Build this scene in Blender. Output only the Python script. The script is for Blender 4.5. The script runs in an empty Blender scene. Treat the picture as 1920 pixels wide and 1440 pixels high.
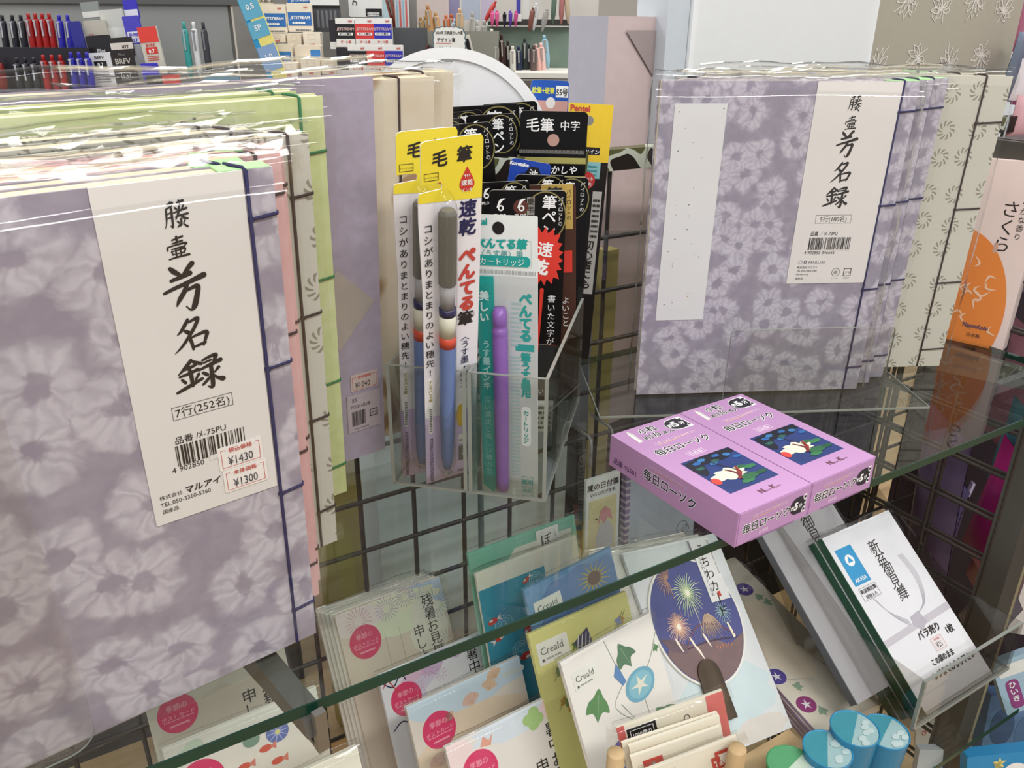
import bpy, math, random
from mathutils import Vector, Matrix
random.seed(7)
S = bpy.context.scene
C = S.collection
PI = math.pi
R_ = math.radians
DZ = 1.30            # height of the camera above the floor; scene z = 0 is the floor
GL = -0.2845         # glass shelf top, measured from the camera height

# ------------------------------------------------------------------ camera
FPX, PITCH, HEAD, ROLL = 1522.65, 0.4163, 1.0285, 0.0075
_h = Vector((math.cos(HEAD), math.sin(HEAD), 0)); _r = Vector((math.sin(HEAD), -math.cos(HEAD), 0)); _u = Vector((0, 0, 1))
FW = _h*math.cos(PITCH) - _u*math.sin(PITCH)
U0 = _h*math.sin(PITCH) + _u*math.cos(PITCH)
RT = _r*math.cos(ROLL) + U0*math.sin(ROLL)
UP = U0*math.cos(ROLL) - _r*math.sin(ROLL)
cam_d = bpy.data.cameras.new('camera'); cam = bpy.data.objects.new('camera', cam_d); C.objects.link(cam)
cam_d.sensor_fit = 'HORIZONTAL'; cam_d.sensor_width = 36; cam_d.lens = 36*FPX/1920; cam_d.clip_start = 0.01
cm = Matrix((RT, UP, -FW)).transposed().to_4x4(); cm.translation = (0, 0, DZ); cam.matrix_world = cm
S.camera = cam

# ------------------------------------------------------------------ world, lamps, exposure
S.view_settings.view_transform = 'Standard'; S.view_settings.look = 'None'
S.view_settings.exposure = 0.36; S.view_settings.gamma = 1; S.view_settings.use_curve_mapping = False
S.cycles.transparent_max_bounces = 64; S.cycles.max_bounces = 8; S.cycles.caustics_reflective = False; S.cycles.caustics_refractive = False
w = bpy.data.worlds.new('shop_light'); S.world = w; w.use_nodes = True
w.node_tree.nodes['Background'].inputs[0].default_value = (0.97, 0.98, 1.0, 1)
w.node_tree.nodes['Background'].inputs[1].default_value = 0.50

def area(name, loc, sx, sy, power, col=(1, .98, .95), rot=(0, 0, 0)):
    l = bpy.data.lights.new(name, 'AREA'); l.shape = 'RECTANGLE'; l.size = sx; l.size_y = sy; l.energy = power; l.color = col
    o = bpy.data.objects.new(name, l); C.objects.link(o); o.location = (loc[0], loc[1], loc[2]+DZ); o.rotation_euler = rot
    return o
# ceiling fluorescent strips of the shop, plus an added fill strip
area('ceiling_light', (-0.9, 0.2, 1.35), 1.2, .24, 9, rot=(0, 0, R_(90)))
area('ceiling_light', (0.6, -0.9, 1.35), 1.2, .24, 22)
area('ceiling_light', (1.0, 1.1, 1.35), 1.2, .24, 10)
area('ceiling_light', (-1.0, 1.6, 1.35), 1.2, .24, 13)
area('ceiling_light', (2.2, -0.2, 1.35), 1.2, .24, 12, rot=(0, 0, R_(90)))
area('ceiling_light', (-0.9, -1.3, 1.35), 1.2, .24, 20)  # added fill behind the camera, brightens the front faces of the books
area('ceiling_light', (0.2, 2.4, 1.35), 1.2, .24, 13)

# ------------------------------------------------------------------ geometry helpers
def ray(x, y): return FW + RT*((x-960)/FPX) - UP*((y-720)/FPX)
def P(x, y, z): return Vector((x, y, z+DZ))
def at(x, y, D):
    return ray(x, y)*D + Vector((0, 0, DZ))
def onz(x, y, z):
    d = ray(x, y); return d*(z/d.z) + Vector((0, 0, DZ))
def ony(x, y, Y):
    d = ray(x, y); return d*(Y/d.y) + Vector((0, 0, DZ))
def onx(x, y, X):
    d = ray(x, y); return d*(X/d.x) + Vector((0, 0, DZ))
def proj(p):
    q = p - Vector((0, 0, DZ)); z = q.dot(FW); return 960+FPX*q.dot(RT)/z, 720-FPX*q.dot(UP)/z
def pose(x, y, z, yaw=0, lean=0, roll=0):
    """local x right, y up, z towards the viewer; lean tips the top away"""
    a, l, r = R_(yaw), R_(lean), R_(roll)
    hx = Vector((math.cos(a), math.sin(a), 0)); bk = Vector((-math.sin(a), math.cos(a), 0)); up = Vector((0, 0, 1))
    u = up*math.cos(l) + bk*math.sin(l)
    ax = hx*math.cos(r) + u*math.sin(r); ay = u*math.cos(r) - hx*math.sin(r); az = ax.cross(ay)
    m = Matrix((ax, ay, az)).transposed().to_4x4(); m.translation = (x, y, z+DZ)
    return m
def hang(tl, tr, D, yaw=-30, lean=3, bottom=-0.281, h=None):
    """pose (bottom-centre origin), width and height of a card whose top edge runs tl-tr at depth D"""
    A = at(*tl, D); best = None
    tgt = math.atan2(tr[1]-tl[1], tr[0]-tl[0])
    for k in range(-60, 61):
        r = k*.25; m = pose(0, 0, 0, yaw, lean, r); ax = m.col[0].to_3d()
        q = proj(A+ax*.02); p = proj(A); e = abs(math.atan2(q[1]-p[1], q[0]-p[0]) - tgt)
        if best is None or e < best[0]: best = (e, r, ax, m)
    e, r, ax, m = best
    q = proj(A+ax*.02); wid = .02*math.hypot(tr[0]-tl[0], tr[1]-tl[1])/math.hypot(q[0]-tl[0], q[1]-tl[1])
    ay = m.col[1].to_3d()
    if h is None: h = (A.z-DZ-bottom)/ay.z
    o = A + ax*(wid/2) - ay*h
    m = m.copy(); m.translation = o
    return m, wid, h

def lin(c): return tuple((v/12.92 if v <= .04045 else ((v+.055)/1.055)**2.4) for v in c)
def hexc(s):
    s = s.lstrip('#'); return lin(tuple(int(s[i:i+2], 16)/255 for i in (0, 2, 4)))
_mats = {}
def mat(col, rough=.55, noise=.07, scale=90, metal=0, spec=.4, emit=0):
    k = (col, rough, noise, scale, metal, spec, emit)
    if k in _mats: return _mats[k]
    m = bpy.data.materials.new('paint_'+col.strip('#')); m.use_nodes = True; nt = m.node_tree; b = nt.nodes['Principled BSDF']
    c = hexc(col)
    tc = nt.nodes.new('ShaderNodeTexCoord'); n = nt.nodes.new('ShaderNodeTexNoise'); n.inputs['Scale'].default_value = scale; n.inputs['Detail'].default_value = 3
    r = nt.nodes.new('ShaderNodeValToRGB'); lo = 1-noise; hi = 1+noise
    r.color_ramp.elements[0].color = (*[v*lo for v in c], 1); r.color_ramp.elements[1].color = (*[min(1, v*hi) for v in c], 1)
    nt.links.new(tc.outputs['Object'], n.inputs['Vector']); nt.links.new(n.outputs['Fac'], r.inputs['Fac']); nt.links.new(r.outputs['Color'], b.inputs['Base Color'])
    b.inputs['Roughness'].default_value = rough; b.inputs['Metallic'].default_value = metal; b.inputs['Specular IOR Level'].default_value = spec
    if emit: b.inputs['Emission Color'].default_value = (*c, 1); b.inputs['Emission Strength'].default_value = emit
    _mats[k] = m; return m
def clear(name, tint=(.97, .97, .97), ior=1.45, rough=.04, bump=0, bscale=40):
    """clear plastic or glass: see-through with a Fresnel gloss"""
    if name in _mats: return _mats[name]
    m = bpy.data.materials.new(name); m.use_nodes = True; nt = m.node_tree; nt.nodes.clear()
    o = nt.nodes.new('ShaderNodeOutputMaterial'); t = nt.nodes.new('ShaderNodeBsdfTransparent'); g = nt.nodes.new('ShaderNodeBsdfGlossy')
    f = nt.nodes.new('ShaderNodeFresnel'); x = nt.nodes.new('ShaderNodeMixShader')
    t.inputs[0].default_value = (*tint, 1); g.inputs['Roughness'].default_value = rough; f.inputs[0].default_value = ior
    ge = nt.nodes.new('ShaderNodeNewGeometry'); mi = nt.nodes.new('ShaderNodeMapRange'); mi.inputs[3].default_value = ior; mi.inputs[4].default_value = 1/ior   # same sheen from both sides of a thin sheet
    nt.links.new(ge.outputs['Backfacing'], mi.inputs[0]); nt.links.new(mi.outputs[0], f.inputs[0])
    nt.links.new(f.outputs[0], x.inputs[0]); nt.links.new(t.outputs[0], x.inputs[1]); nt.links.new(g.outputs[0], x.inputs[2]); nt.links.new(x.outputs[0], o.inputs[0])
    if bump:
        tc = nt.nodes.new('ShaderNodeTexCoord'); n = nt.nodes.new('ShaderNodeTexNoise'); n.inputs['Scale'].default_value = bscale; n.inputs['Detail'].default_value = 2
        b = nt.nodes.new('ShaderNodeBump'); b.inputs['Strength'].default_value = bump; b.inputs['Distance'].default_value = .01
        nt.links.new(tc.outputs['Object'], n.inputs['Vector']); nt.links.new(n.outputs['Fac'], b.inputs['Height']); nt.links.new(b.outputs[0], g.inputs['Normal'])
    _mats[name] = m; return m
class NT:
    def __init__(s, name):
        s.m = bpy.data.materials.new(name); s.m.use_nodes = True; s.t = s.m.node_tree; s.b = s.t.nodes['Principled BSDF']
        s.tc = s.t.nodes.new('ShaderNodeTexCoord').outputs['Object']
    def val(s, v, sock):
        if isinstance(v, (int, float)): sock.default_value = v
        else: s.t.links.new(v, sock)
    def ma(s, op, a, b=0, c=0):
        n = s.t.nodes.new('ShaderNodeMath'); n.operation = op
        for v, k in zip((a, b, c), n.inputs): s.val(v, k)
        return n.outputs[0]
    def ss(s, v, lo, hi):
        n = s.t.nodes.new('ShaderNodeMapRange'); n.interpolation_type = 'SMOOTHSTEP'
        s.val(v, n.inputs[0]); n.inputs[1].default_value = lo; n.inputs[2].default_value = hi
        return n.outputs[0]
    def noise(s, scale, detail=3, vec=None, stretch=None):
        n = s.t.nodes.new('ShaderNodeTexNoise'); n.inputs['Scale'].default_value = scale; n.inputs['Detail'].default_value = detail
        v = vec or s.tc
        if stretch:
            mp = s.t.nodes.new('ShaderNodeMapping'); mp.inputs['Scale'].default_value = stretch; s.t.links.new(v, mp.inputs[0]); v = mp.outputs[0]
        s.t.links.new(v, n.inputs['Vector']); return n.outputs['Fac']
    def ramp(s, fac, cols):
        n = s.t.nodes.new('ShaderNodeValToRGB'); e = n.color_ramp.elements
        while len(e) < len(cols): e.new(.5)
        for k, (p, c) in zip(e, cols): k.position = p; k.color = (*hexc(c), 1)
        s.val(fac, n.inputs[0]); return n.outputs[0]
    def warp(s, scale, amp):
        n = s.t.nodes.new('ShaderNodeTexNoise'); n.inputs['Scale'].default_value = scale; n.inputs['Detail'].default_value = 2; s.t.links.new(s.tc, n.inputs['Vector'])
        a = s.t.nodes.new('ShaderNodeVectorMath'); a.operation = 'MULTIPLY_ADD'; s.t.links.new(n.outputs['Color'], a.inputs[0]); a.inputs[1].default_value = (amp, amp, amp); s.t.links.new(s.tc, a.inputs[2]); s.tc = a.outputs[0]
    def vor(s, scale, rnd=1):
        v = s.t.nodes.new('ShaderNodeTexVoronoi'); v.voronoi_dimensions = '2D'; v.inputs['Scale'].default_value = scale; v.inputs['Randomness'].default_value = rnd
        s.t.links.new(s.tc, v.inputs['Vector'])
        sub = s.t.nodes.new('ShaderNodeVectorMath'); sub.operation = 'SUBTRACT'; s.t.links.new(s.tc, sub.inputs[0]); s.t.links.new(v.outputs['Position'], sub.inputs[1])
        sep = s.t.nodes.new('ShaderNodeSeparateXYZ'); s.t.links.new(sub.outputs[0], sep.inputs[0])
        ang = s.ma('ARCTAN2', sep.outputs[1], sep.outputs[0])
        return v.outputs['Distance'], ang
    def done(s, col, rough=.7):
        s.t.links.new(col, s.b.inputs['Base Color']); s.b.inputs['Roughness'].default_value = rough; s.b.inputs['Specular IOR Level'].default_value = .3
        return s.m
def flower_paper(name, dark, mid, light, scale):
    n = NT(name); n.warp(scale*2.2, .42/scale); d, a = n.vor(scale, .85)
    wob = n.noise(scale*4.5, 3)
    dd = n.ma('ADD', d, n.ma('MULTIPLY_ADD', wob, .34, -.17))
    ring = n.ma('MULTIPLY', n.ss(dd, .09, .2), n.ma('SUBTRACT', 1, n.ss(dd, .38, .58)))
    pet = n.ma('MULTIPLY_ADD', n.ma('COSINE', n.ma('MULTIPLY_ADD', a, 11, n.ma('MULTIPLY', wob, 9))), .17, .72)
    v = n.ma('MULTIPLY', ring, pet)
    v = n.ma('ADD', n.ma('MULTIPLY', v, .72), n.ma('MULTIPLY_ADD', n.noise(scale*3, 6), .75, -.2))
    return n.done(n.ramp(v, [(.1, dark), (.42, mid), (.85, light)]))
def pinwheel_paper(name, ground, ink, scale):
    n = NT(name); d, a = n.vor(scale, .3)
    sw = n.ma('COSINE', n.ma('MULTIPLY_ADD', a, 10, n.ma('MULTIPLY', d, 26)))
    ring = n.ma('MULTIPLY', n.ss(d, .11, .15), n.ma('SUBTRACT', 1, n.ss(d, .27, .31)))
    v = n.ma('MULTIPLY', n.ss(sw, -.1, .5), ring)
    g = n.noise(400, 2)
    v = n.ma('ADD', n.ma('MULTIPLY', v, .85), n.ma('MULTIPLY', g, .12))
    return n.done(n.ramp(v, [(0, ground), (.9, ink)]))
def washi(name, a, b, c, stretch=(18, 40, 10), rough=.7):
    n = NT(name); v = n.ma('ADD', n.ma('MULTIPLY', n.noise(1, 4, stretch=stretch), .7), n.ma('MULTIPLY', n.noise(160, 4), .3))
    return n.done(n.ramp(v, [(.3, a), (.5, b), (.68, c)]), rough)
def wave_paper(name):
    n = NT(name); wv = n.ma('SINE', n.ma('MULTIPLY', n.noise(11, 1), 26))
    v = n.ma('ADD', n.ma('MULTIPLY', n.ss(wv, .55, .98), .55), n.ma('MULTIPLY', n.noise(30, 3), .35))
    return n.done(n.ramp(v, [(.15, '#dacfba'), (.36, '#cdbb9e'), (.7, '#a98868')]))

FILM = clear('cellophane', (.975, .975, .97), 1.4, .035, .06, 26)
ACRYL = clear('acrylic', (.93, .94, .93), 1.45, .03)
ACRYL_EDGE = mat('#8c8f88', .15, .15, 30)
GLASS = clear('shelf_glass', (.93, .955, .94), 1.40, .01)
SMOKE = clear('smoked_acrylic', (.82, .81, .79), 1.45, .03)
GLASS_EDGE = mat('#16382c', .2, .25, 25)

_glyph = {}
def glyph(s, bold):
    """flat outline mesh of a string in the built-in font; bold thickens it by doubling the strokes"""
    bold = max(0, bold)
    if bold > .02: bold = min(bold, .030 if any('\u4e00' <= ch <= '\u9fff' for ch in s) and bold < .05 else bold)
    k = (s, bold)
    if k not in _glyph:
        c = bpy.data.curves.new('g', 'FONT'); c.body = s; c.size = 1; c.resolution_u = 2
        o = bpy.data.objects.new('g', c); me = bpy.data.meshes.new_from_object(o)
        vs = [(v.co.x, v.co.y) for v in me.vertices]; fs = [tuple(p.vertices) for p in me.polygons]
        xs = [v[0] for v in vs] or [0]; lo, hi = min(xs), max(xs)
        if bold:
            n = 4 if bold < .02 else 6 if bold < .05 else 8; V, Fc = [], []
            for q in range(n):
                t = 2*PI*q/n+.4; o2 = len(V); V += [(x+bold*math.cos(t), y+bold*math.sin(t)) for x, y in vs]; Fc += [tuple(i+o2 for i in f) for f in fs]
            vs, fs = V, Fc
        _glyph[k] = (vs, fs, lo, hi)
        bpy.data.objects.remove(o); bpy.data.curves.remove(c); bpy.data.meshes.remove(me)
    return _glyph[k]

def self_n(vs, bold):
    return 1 if bold <= 0 else 4 if bold < .02 else 6 if bold < .05 else 8
def catmull(pts, n=4):
    if len(pts) < 3: return pts
    out = []; q = [pts[0]]+list(pts)+[pts[-1]]
    for i in range(1, len(q)-2):
        for k in range(n):
            t = k/n; a, b, c, d = q[i-1:i+3]
            out.append(tuple(.5*((2*b[j])+(-a[j]+c[j])*t+(2*a[j]-5*b[j]+4*c[j]-d[j])*t*t+(-a[j]+3*b[j]-3*c[j]+d[j])*t**3) for j in range(len(b))))
    out.append(tuple(pts[-1])); return out

class B:
    """collects shapes and becomes ONE mesh object"""
    def __init__(s): s.v = []; s.f = []; s.mi = []; s.ms = []; s.sm = []; s.T = None; s.q = 0
    def lift(s):
        s.q = (s.q+1) % 10; return s.q*6e-6      # each printed shape lies a hair above the last, like layers of ink
    def m(s, mt):
        if mt not in s.ms: s.ms.append(mt)
        return s.ms.index(mt)
    def add(s, vs, fs, mt, smooth=False):
        o = len(s.v); i = s.m(mt)
        if s.T is not None: vs = [s.T @ Vector(p) for p in vs]
        s.v += [tuple(p) for p in vs]
        for f in fs: s.f.append(tuple(o+k for k in f)); s.mi.append(i); s.sm.append(smooth)
        return s
    def poly(s, pts, mt, z=None):
        if z is not None: z += s.lift(); pts = [(p[0], p[1], z) for p in pts]
        return s.add(pts, [tuple(range(len(pts)))], mt)
    def rect(s, x0, y0, x1, y1, z, mt): return s.poly([(x0, y0), (x1, y0), (x1, y1), (x0, y1)], mt, z)
    def box(s, x0, y0, z0, x1, y1, z1, mt):
        return s.add([(x0, y0, z0), (x1, y0, z0), (x1, y1, z0), (x0, y1, z0), (x0, y0, z1), (x1, y0, z1), (x1, y1, z1), (x0, y1, z1)],
                     [(3, 2, 1, 0), (4, 5, 6, 7), (0, 1, 5, 4), (1, 2, 6, 5), (2, 3, 7, 6), (3, 0, 4, 7)], mt)
    def prism(s, pts, z0, z1, mt, side=None, smooth=False):
        n = len(pts); a = [(p[0], p[1], z0) for p in pts]; b = [(p[0], p[1], z1) for p in pts]
        s.add(a+b, [tuple(range(n-1, -1, -1)), tuple(range(n, 2*n))], mt)
        s.add(a+b, [(i, (i+1) % n, n+(i+1) % n, n+i) for i in range(n)], side or mt, smooth); return s
    def rrect(s, x0, y0, x1, y1, r, n=5):
        o = []
        for cx, cy, a in ((x1-r, y0+r, -90), (x1-r, y1-r, 0), (x0+r, y1-r, 90), (x0+r, y0+r, 180)):
            for k in range(n+1): t = R_(a+90*k/n); o.append((cx+r*math.cos(t), cy+r*math.sin(t)))
        return o
    def ell(s, cx, cy, rx, ry, n=28, a0=0, a1=360):
        full = abs(a1-a0) >= 360
        return [(cx+rx*math.cos(R_(a0+(a1-a0)*k/(n if full else n-1))), cy+ry*math.sin(R_(a0+(a1-a0)*k/(n if full else n-1)))) for k in range(n)]
    def ring(s, cx, cy, rx, ry, wd, z, mt, n=40, a0=0, a1=360):
        o = s.ell(cx, cy, rx, ry, n, a0, a1); i = s.ell(cx, cy, rx-wd, ry-wd, n, a0, a1); full = abs(a1-a0) >= 360
        vs = [(p[0], p[1], z) for p in o+i]
        return s.add(vs, [(k, (k+1) % n, n+(k+1) % n, n+k) for k in range(n if full else n-1)], mt)
    def frame(s, x0, y0, x1, y1, t, z, mt):
        s.rect(x0, y0, x1, y0+t, z, mt); s.rect(x0, y1-t, x1, y1, z, mt); s.rect(x0, y0, x0+t, y1, z, mt); s.rect(x1-t, y0, x1, y1, z, mt); return s
    def stroke(s, pts, z, mt, ox=0, oy=0, k=1, smooth=True):
        p = catmull([tuple(q) for q in pts], 4) if smooth else pts
        z += s.lift()
        L = []; Rr = []
        for i, (x, y, wd) in enumerate(p):
            a = p[max(0, i-1)]; b = p[min(len(p)-1, i+1)]; dx, dy = b[0]-a[0], b[1]-a[1]; l = math.hypot(dx, dy) or 1
            nx, ny = -dy/l*wd/2, dx/l*wd/2
            L.append((x+nx, y+ny)); Rr.append((x-nx, y-ny))
        n = len(p); vs = [(ox+k*q[0], oy+k*q[1], z) for q in L+Rr]
        s.add(vs, [(i, n+i, n+i+1, i+1) for i in range(n-1)], mt)
        for q in (p[0], p[-1]):
            if q[2] > 1e-6: s.poly([(ox+k*c[0], oy+k*c[1]) for c in s.ell(q[0], q[1], q[2]/2, q[2]/2, 8)], mt, z)
        return s
    def tube(s, pts, r, mt, n=8, cap=True):
        pts = [Vector(p) for p in pts]; rs = r if isinstance(r, (list, tuple)) else [r]*len(pts)
        vs = []; prev = None
        for i, p in enumerate(pts):
            d = (pts[min(i+1, len(pts)-1)]-pts[max(i-1, 0)]).normalized()
            if prev is None: e = d.cross(Vector((0, 0, 1))); e = e if e.length > .05 else d.cross(Vector((1, 0, 0)))
            else: e = prev-d*prev.dot(d)
            e.normalize(); prev = e; g = d.cross(e)
            for k in range(n): t = 2*PI*k/n; vs.append(p+(e*math.cos(t)+g*math.sin(t))*rs[i])
        fs = [(i*n+k, i*n+(k+1) % n, (i+1)*n+(k+1) % n, (i+1)*n+k) for i in range(len(pts)-1) for k in range(n)]
        s.add(vs, fs, mt, True)
        if cap: s.add(vs, [tuple(range(n-1, -1, -1)), tuple((len(pts)-1)*n+k for k in range(n))], mt)
        return s
    def lathe(s, prof, mt, n=24, axis='z', ox=0, oy=0, oz=0):
        vs = []
        for r, h in prof:
            for k in range(n):
                t = 2*PI*k/n; a, b = r*math.cos(t), r*math.sin(t)
                vs.append((ox+a, oy+b, oz+h) if axis == 'z' else (ox+a, oy+h, oz+b))
        fs = [(i*n+k, i*n+(k+1) % n, (i+1)*n+(k+1) % n, (i+1)*n+k) for i in range(len(prof)-1) for k in range(n)]
        if axis != 'z': fs = [f[::-1] for f in fs]
        s.add(vs, fs, mt, True); return s
    def text(s, t, x, y, size, z, mt, bold=0, shear=0, rot=0, align='L', sx=1, vertical=False, gap=1.0, half=True):
        """align L/C/R about x; y is the baseline, or the top of the first character when vertical"""
        ca, sa = math.cos(R_(rot)), math.sin(R_(rot))
        def put(vs, fs, px, py):
            o = []; zz = z+s.lift(); npl = max(1, len(vs)//max(1, self_n(vs, bold)))
            for i, (a, b) in enumerate(vs):
                a2 = (a+shear*b)*sx*size+px; b2 = b*size+py
                o.append((x+a2*ca-b2*sa, y+a2*sa+b2*ca, zz+(i//npl)*6e-6))
            s.add(o, fs, mt)
        if vertical:
            for i, ch in enumerate(t):
                if ch == ' ': continue
                vs, fs, lo, hi = glyph(ch, bold)
                if ch in 'ー〈〉（）':
                    vs = [((b-.38)+.5, -(a-.5)+.38) for a, b in vs]; lo, hi = 0, 1
                put(vs, fs, -(lo+hi)/2*size*sx, -(i*gap+.88)*size)
        else:
            vs, fs, lo, hi = glyph(t, bold)
            dx = {'L': 0, 'C': -(lo+hi)/2, 'R': -hi}[align]*size*sx
            put(vs, fs, dx, 0)
        return s
    def bars(s, x0, y0, x1, y1, z, mt, seed=1):
        rnd = random.Random(seed); x = x0; u = (x1-x0)/95
        while x < x1-u:
            wd = u*rnd.choice((1, 1, 2, 2, 3)); s.rect(x, y0, min(x+wd, x1), y1, z, mt); x += wd+u*rnd.choice((1, 1, 2, 3))
        return s
    def lines(s, x0, y0, x1, y1, n, z, mt, seed=1, fill=.5):
        """rows of small print too small to read"""
        rnd = random.Random(seed); hgt = (y1-y0)/n
        for i in range(n):
            x = x0
            while x < x1:
                l = min(rnd.uniform(.03, .12)*(x1-x0)+.0004, x1-x); s.rect(x, y1-(i+1)*hgt, x+l, y1-(i+1-fill)*hgt, z, mt); x += l+rnd.uniform(.01, .035)*(x1-x0)
        return s
    def build(s, name, parent=None, M=None, flat=False):
        me = bpy.data.meshes.new(name); me.from_pydata(s.v, [], s.f)
        for mt in s.ms: me.materials.append(mt)
        me.polygons.foreach_set('material_index', s.mi); me.polygons.foreach_set('use_smooth', s.sm); me.update()
        o = bpy.data.objects.new(name, me); C.objects.link(o)
        if parent is not None: o.parent = parent
        if M is not None: o.matrix_world = M
        return o
def tag(o, label, cat, group=None, kind=None):
    o['label'] = label; o['category'] = cat
    if group: o['group'] = group
    if kind: o['kind'] = kind
    return o
def thing(name, M, label, cat, group=None):
    o = bpy.data.objects.new(name, None); C.objects.link(o); o.empty_display_size = .02; o.matrix_world = M
    return tag(o, label, cat, group)
def struct(o): o['kind'] = 'structure'; return o
def dup(o, M=None, label=None, parent=None):
    c = o.copy(); C.objects.link(c)
    if parent is not None: c.parent = parent
    if M is not None: c.matrix_world = M
    if label: c['label'] = label
    for ch in o.children:
        dup(ch, parent=c)
    return c

INK = mat('#2b2521', .6); BLACK = mat('#141316', .35); WHITE = mat('#efeeec', .5); NAVY = mat('#26234f', .7); REDP = mat('#c4483e', .6)
GREY = mat('#6f6d70', .6); CREAM = mat('#e6dcc3', .75, .12, 250)
PAGES = None
def pages_mat():
    global PAGES
    if PAGES is None:
        n = NT('page_edges'); PAGES = n.done(n.ramp(n.noise(1, 2, stretch=(3, 3, 1500)), [(.3, '#cdbd9c'), (.7, '#f0e6cd')]), .8)
    return PAGES

# brush written characters in a 100 x 100 box: lists of strokes (x, y, width)
BRUSH = {
 'hou': [[(22, 96, 9), (30, 88, 12), (42, 80, 8)], [(74, 100, 12), (62, 90, 10), (46, 76, 5)], [(20, 70, 8), (40, 74, 10), (66, 80, 12)],
         [(0, 46, 7), (25, 53, 9), (55, 60, 10), (98, 71, 14)], [(56, 58, 9), (46, 42, 11), (32, 26, 10), (24, 14, 3)],
         [(46, 42, 6), (62, 47, 8), (80, 50, 11), (76, 32, 12), (66, 8, 13), (56, 0, 5), (46, 10, 3)]],
 'mei': [[(48, 100, 8), (38, 84, 11), (24, 66, 8), (14, 58, 3)], [(36, 88, 5), (56, 93, 8), (76, 99, 11), (66, 76, 11), (46, 48, 10), (22, 20, 8), (0, 2, 2)],
         [(36, 66, 10), (46, 58, 13)], [(46, 42, 10), (50, 24, 10), (52, 4, 8)], [(46, 40, 6), (70, 47, 9), (96, 50, 12), (90, 30, 10), (82, 10, 6)], [(54, 10, 6), (70, 14, 9), (88, 18, 8)]],
 'roku': [[(38, 100, 8), (26, 84, 10), (8, 66, 3)], [(38, 98, 6), (48, 90, 9), (58, 84, 9)], [(20, 76, 5), (34, 80, 8), (46, 84, 7)], [(10, 60, 6), (30, 64, 8), (50, 70, 9)],
          [(32, 78, 8), (34, 54, 10), (34, 26, 8)], [(14, 50, 7), (20, 40, 8)], [(50, 56, 8), (42, 42, 5)], [(0, 16, 7), (24, 26, 10), (56, 40, 8)],
          [(62, 92, 6), (78, 98, 8), (92, 100, 10), (88, 88, 9), (84, 74, 7)], [(64, 84, 5), (80, 88, 6)], [(52, 66, 6), (74, 74, 9), (100, 82, 12)],
          [(78, 72, 9), (78, 48, 11), (76, 10, 10), (66, 14, 3)], [(60, 56, 8), (68, 48, 9)], [(56, 22, 6), (66, 32, 8), (74, 42, 5)], [(94, 62, 9), (84, 50, 4)], [(80, 44, 5), (90, 32, 9), (100, 26, 14)]],
 'fuji': [[(22, 90, 8), (42, 94, 11)], [(62, 92, 8), (86, 98, 12)], [(34, 98, 7), (36, 84, 9)], [(70, 100, 8), (72, 86, 8)], [(14, 74, 7), (12, 50, 8), (8, 24, 5), (0, 6, 2)], [(14, 74, 6), (34, 78, 8), (34, 46, 9), (32, 8, 8), (24, 14, 3)],
          [(16, 56, 5), (32, 60, 6)], [(14, 40, 5), (32, 44, 6)], [(50, 76, 7), (56, 70, 8)], [(86, 80, 8), (78, 70, 5)], [(44, 58, 6), (70, 64, 8), (98, 70, 9)], [(48, 42, 5), (70, 47, 7), (100, 50, 9)],
          [(68, 78, 8), (62, 56, 9), (48, 34, 4)], [(70, 48, 8), (84, 36, 11), (98, 32, 7)], [(70, 34, 8), (68, 14, 8), (62, 8, 3)], [(54, 26, 7), (60, 20, 7)], [(52, 6, 5), (62, 14, 6)], [(84, 26, 7), (78, 18, 4)], [(78, 14, 6), (92, 4, 9)]],
 'tsubo': [[(30, 86, 7), (54, 92, 9), (76, 98, 9)], [(50, 100, 10), (50, 84, 10), (48, 72, 8)], [(28, 70, 6), (50, 74, 8), (72, 78, 9)], [(6, 42, 8), (8, 56, 8)], [(6, 56, 6), (44, 62, 8), (88, 66, 10), (80, 54, 5)],
           [(24, 44, 6), (52, 48, 8), (78, 50, 9)], [(40, 44, 7), (40, 8, 7)], [(60, 46, 7), (60, 10, 7)], [(22, 34, 7), (26, 18, 6)], [(24, 34, 5), (52, 38, 6), (80, 42, 9), (74, 22, 6)], [(26, 20, 5), (74, 24, 6)], [(8, 0, 7), (46, 6, 9), (94, 10, 11)]],
}
def brush(b, name, cx, cy, wd, hgt, z, mt=INK):
    for st in BRUSH[name]:
        b.stroke([(p[0]*wd/100, p[1]*hgt/100, p[2]*(wd+hgt)/200*.9) for p in st] if False else [(p[0], p[1], p[2]*1.0) for p in st], z, mt, cx-wd/2, cy-hgt/2, wd/100) if abs(wd-hgt) < 1e-9 else \
        b.stroke([(p[0]*wd/100, p[1]*hgt/100, p[2]*(wd+hgt)/200) for p in st], z, mt, cx-wd/2, cy-hgt/2, 1)

# ------------------------------------------------------------------ the shop and the fixture
def wood(name, a, b, c, st):
    n = NT(name); v = n.ma('ADD', n.ma('MULTIPLY', n.noise(1, 5, stretch=st), .8), n.ma('MULTIPLY', n.noise(60, 2), .2)); return n.done(n.ramp(v, [(.3, a), (.5, b), (.7, c)]), .5)
WOOD = wood('pale_wood', '#a58a62', '#bfa27a', '#cdb48c', (4, 40, 40))
DOWEL = wood('dowel_wood', '#b3946c', '#c6aa80', '#d4bb94', (60, 60, 6))
FLOORW = wood('floor_wood', '#8e7450', '#a88b62', '#b99d74', (3, 30, 3))
WIRE = mat('#3b332e', .4, .1); RAILM = mat('#45413a', .45, .1); STEEL = mat('#8d8c88', .3, .1, 60, .8)
b = B(); b.box(-4, -3, -.02, 5, 5, 0, FLOORW); struct(b.build('floor'))
b = B(); b.box(-4, 4.2, 0, 5, 4.25, 2.7, mat('#c9c6bf', .8)); struct(b.build('wall_back'))

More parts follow.
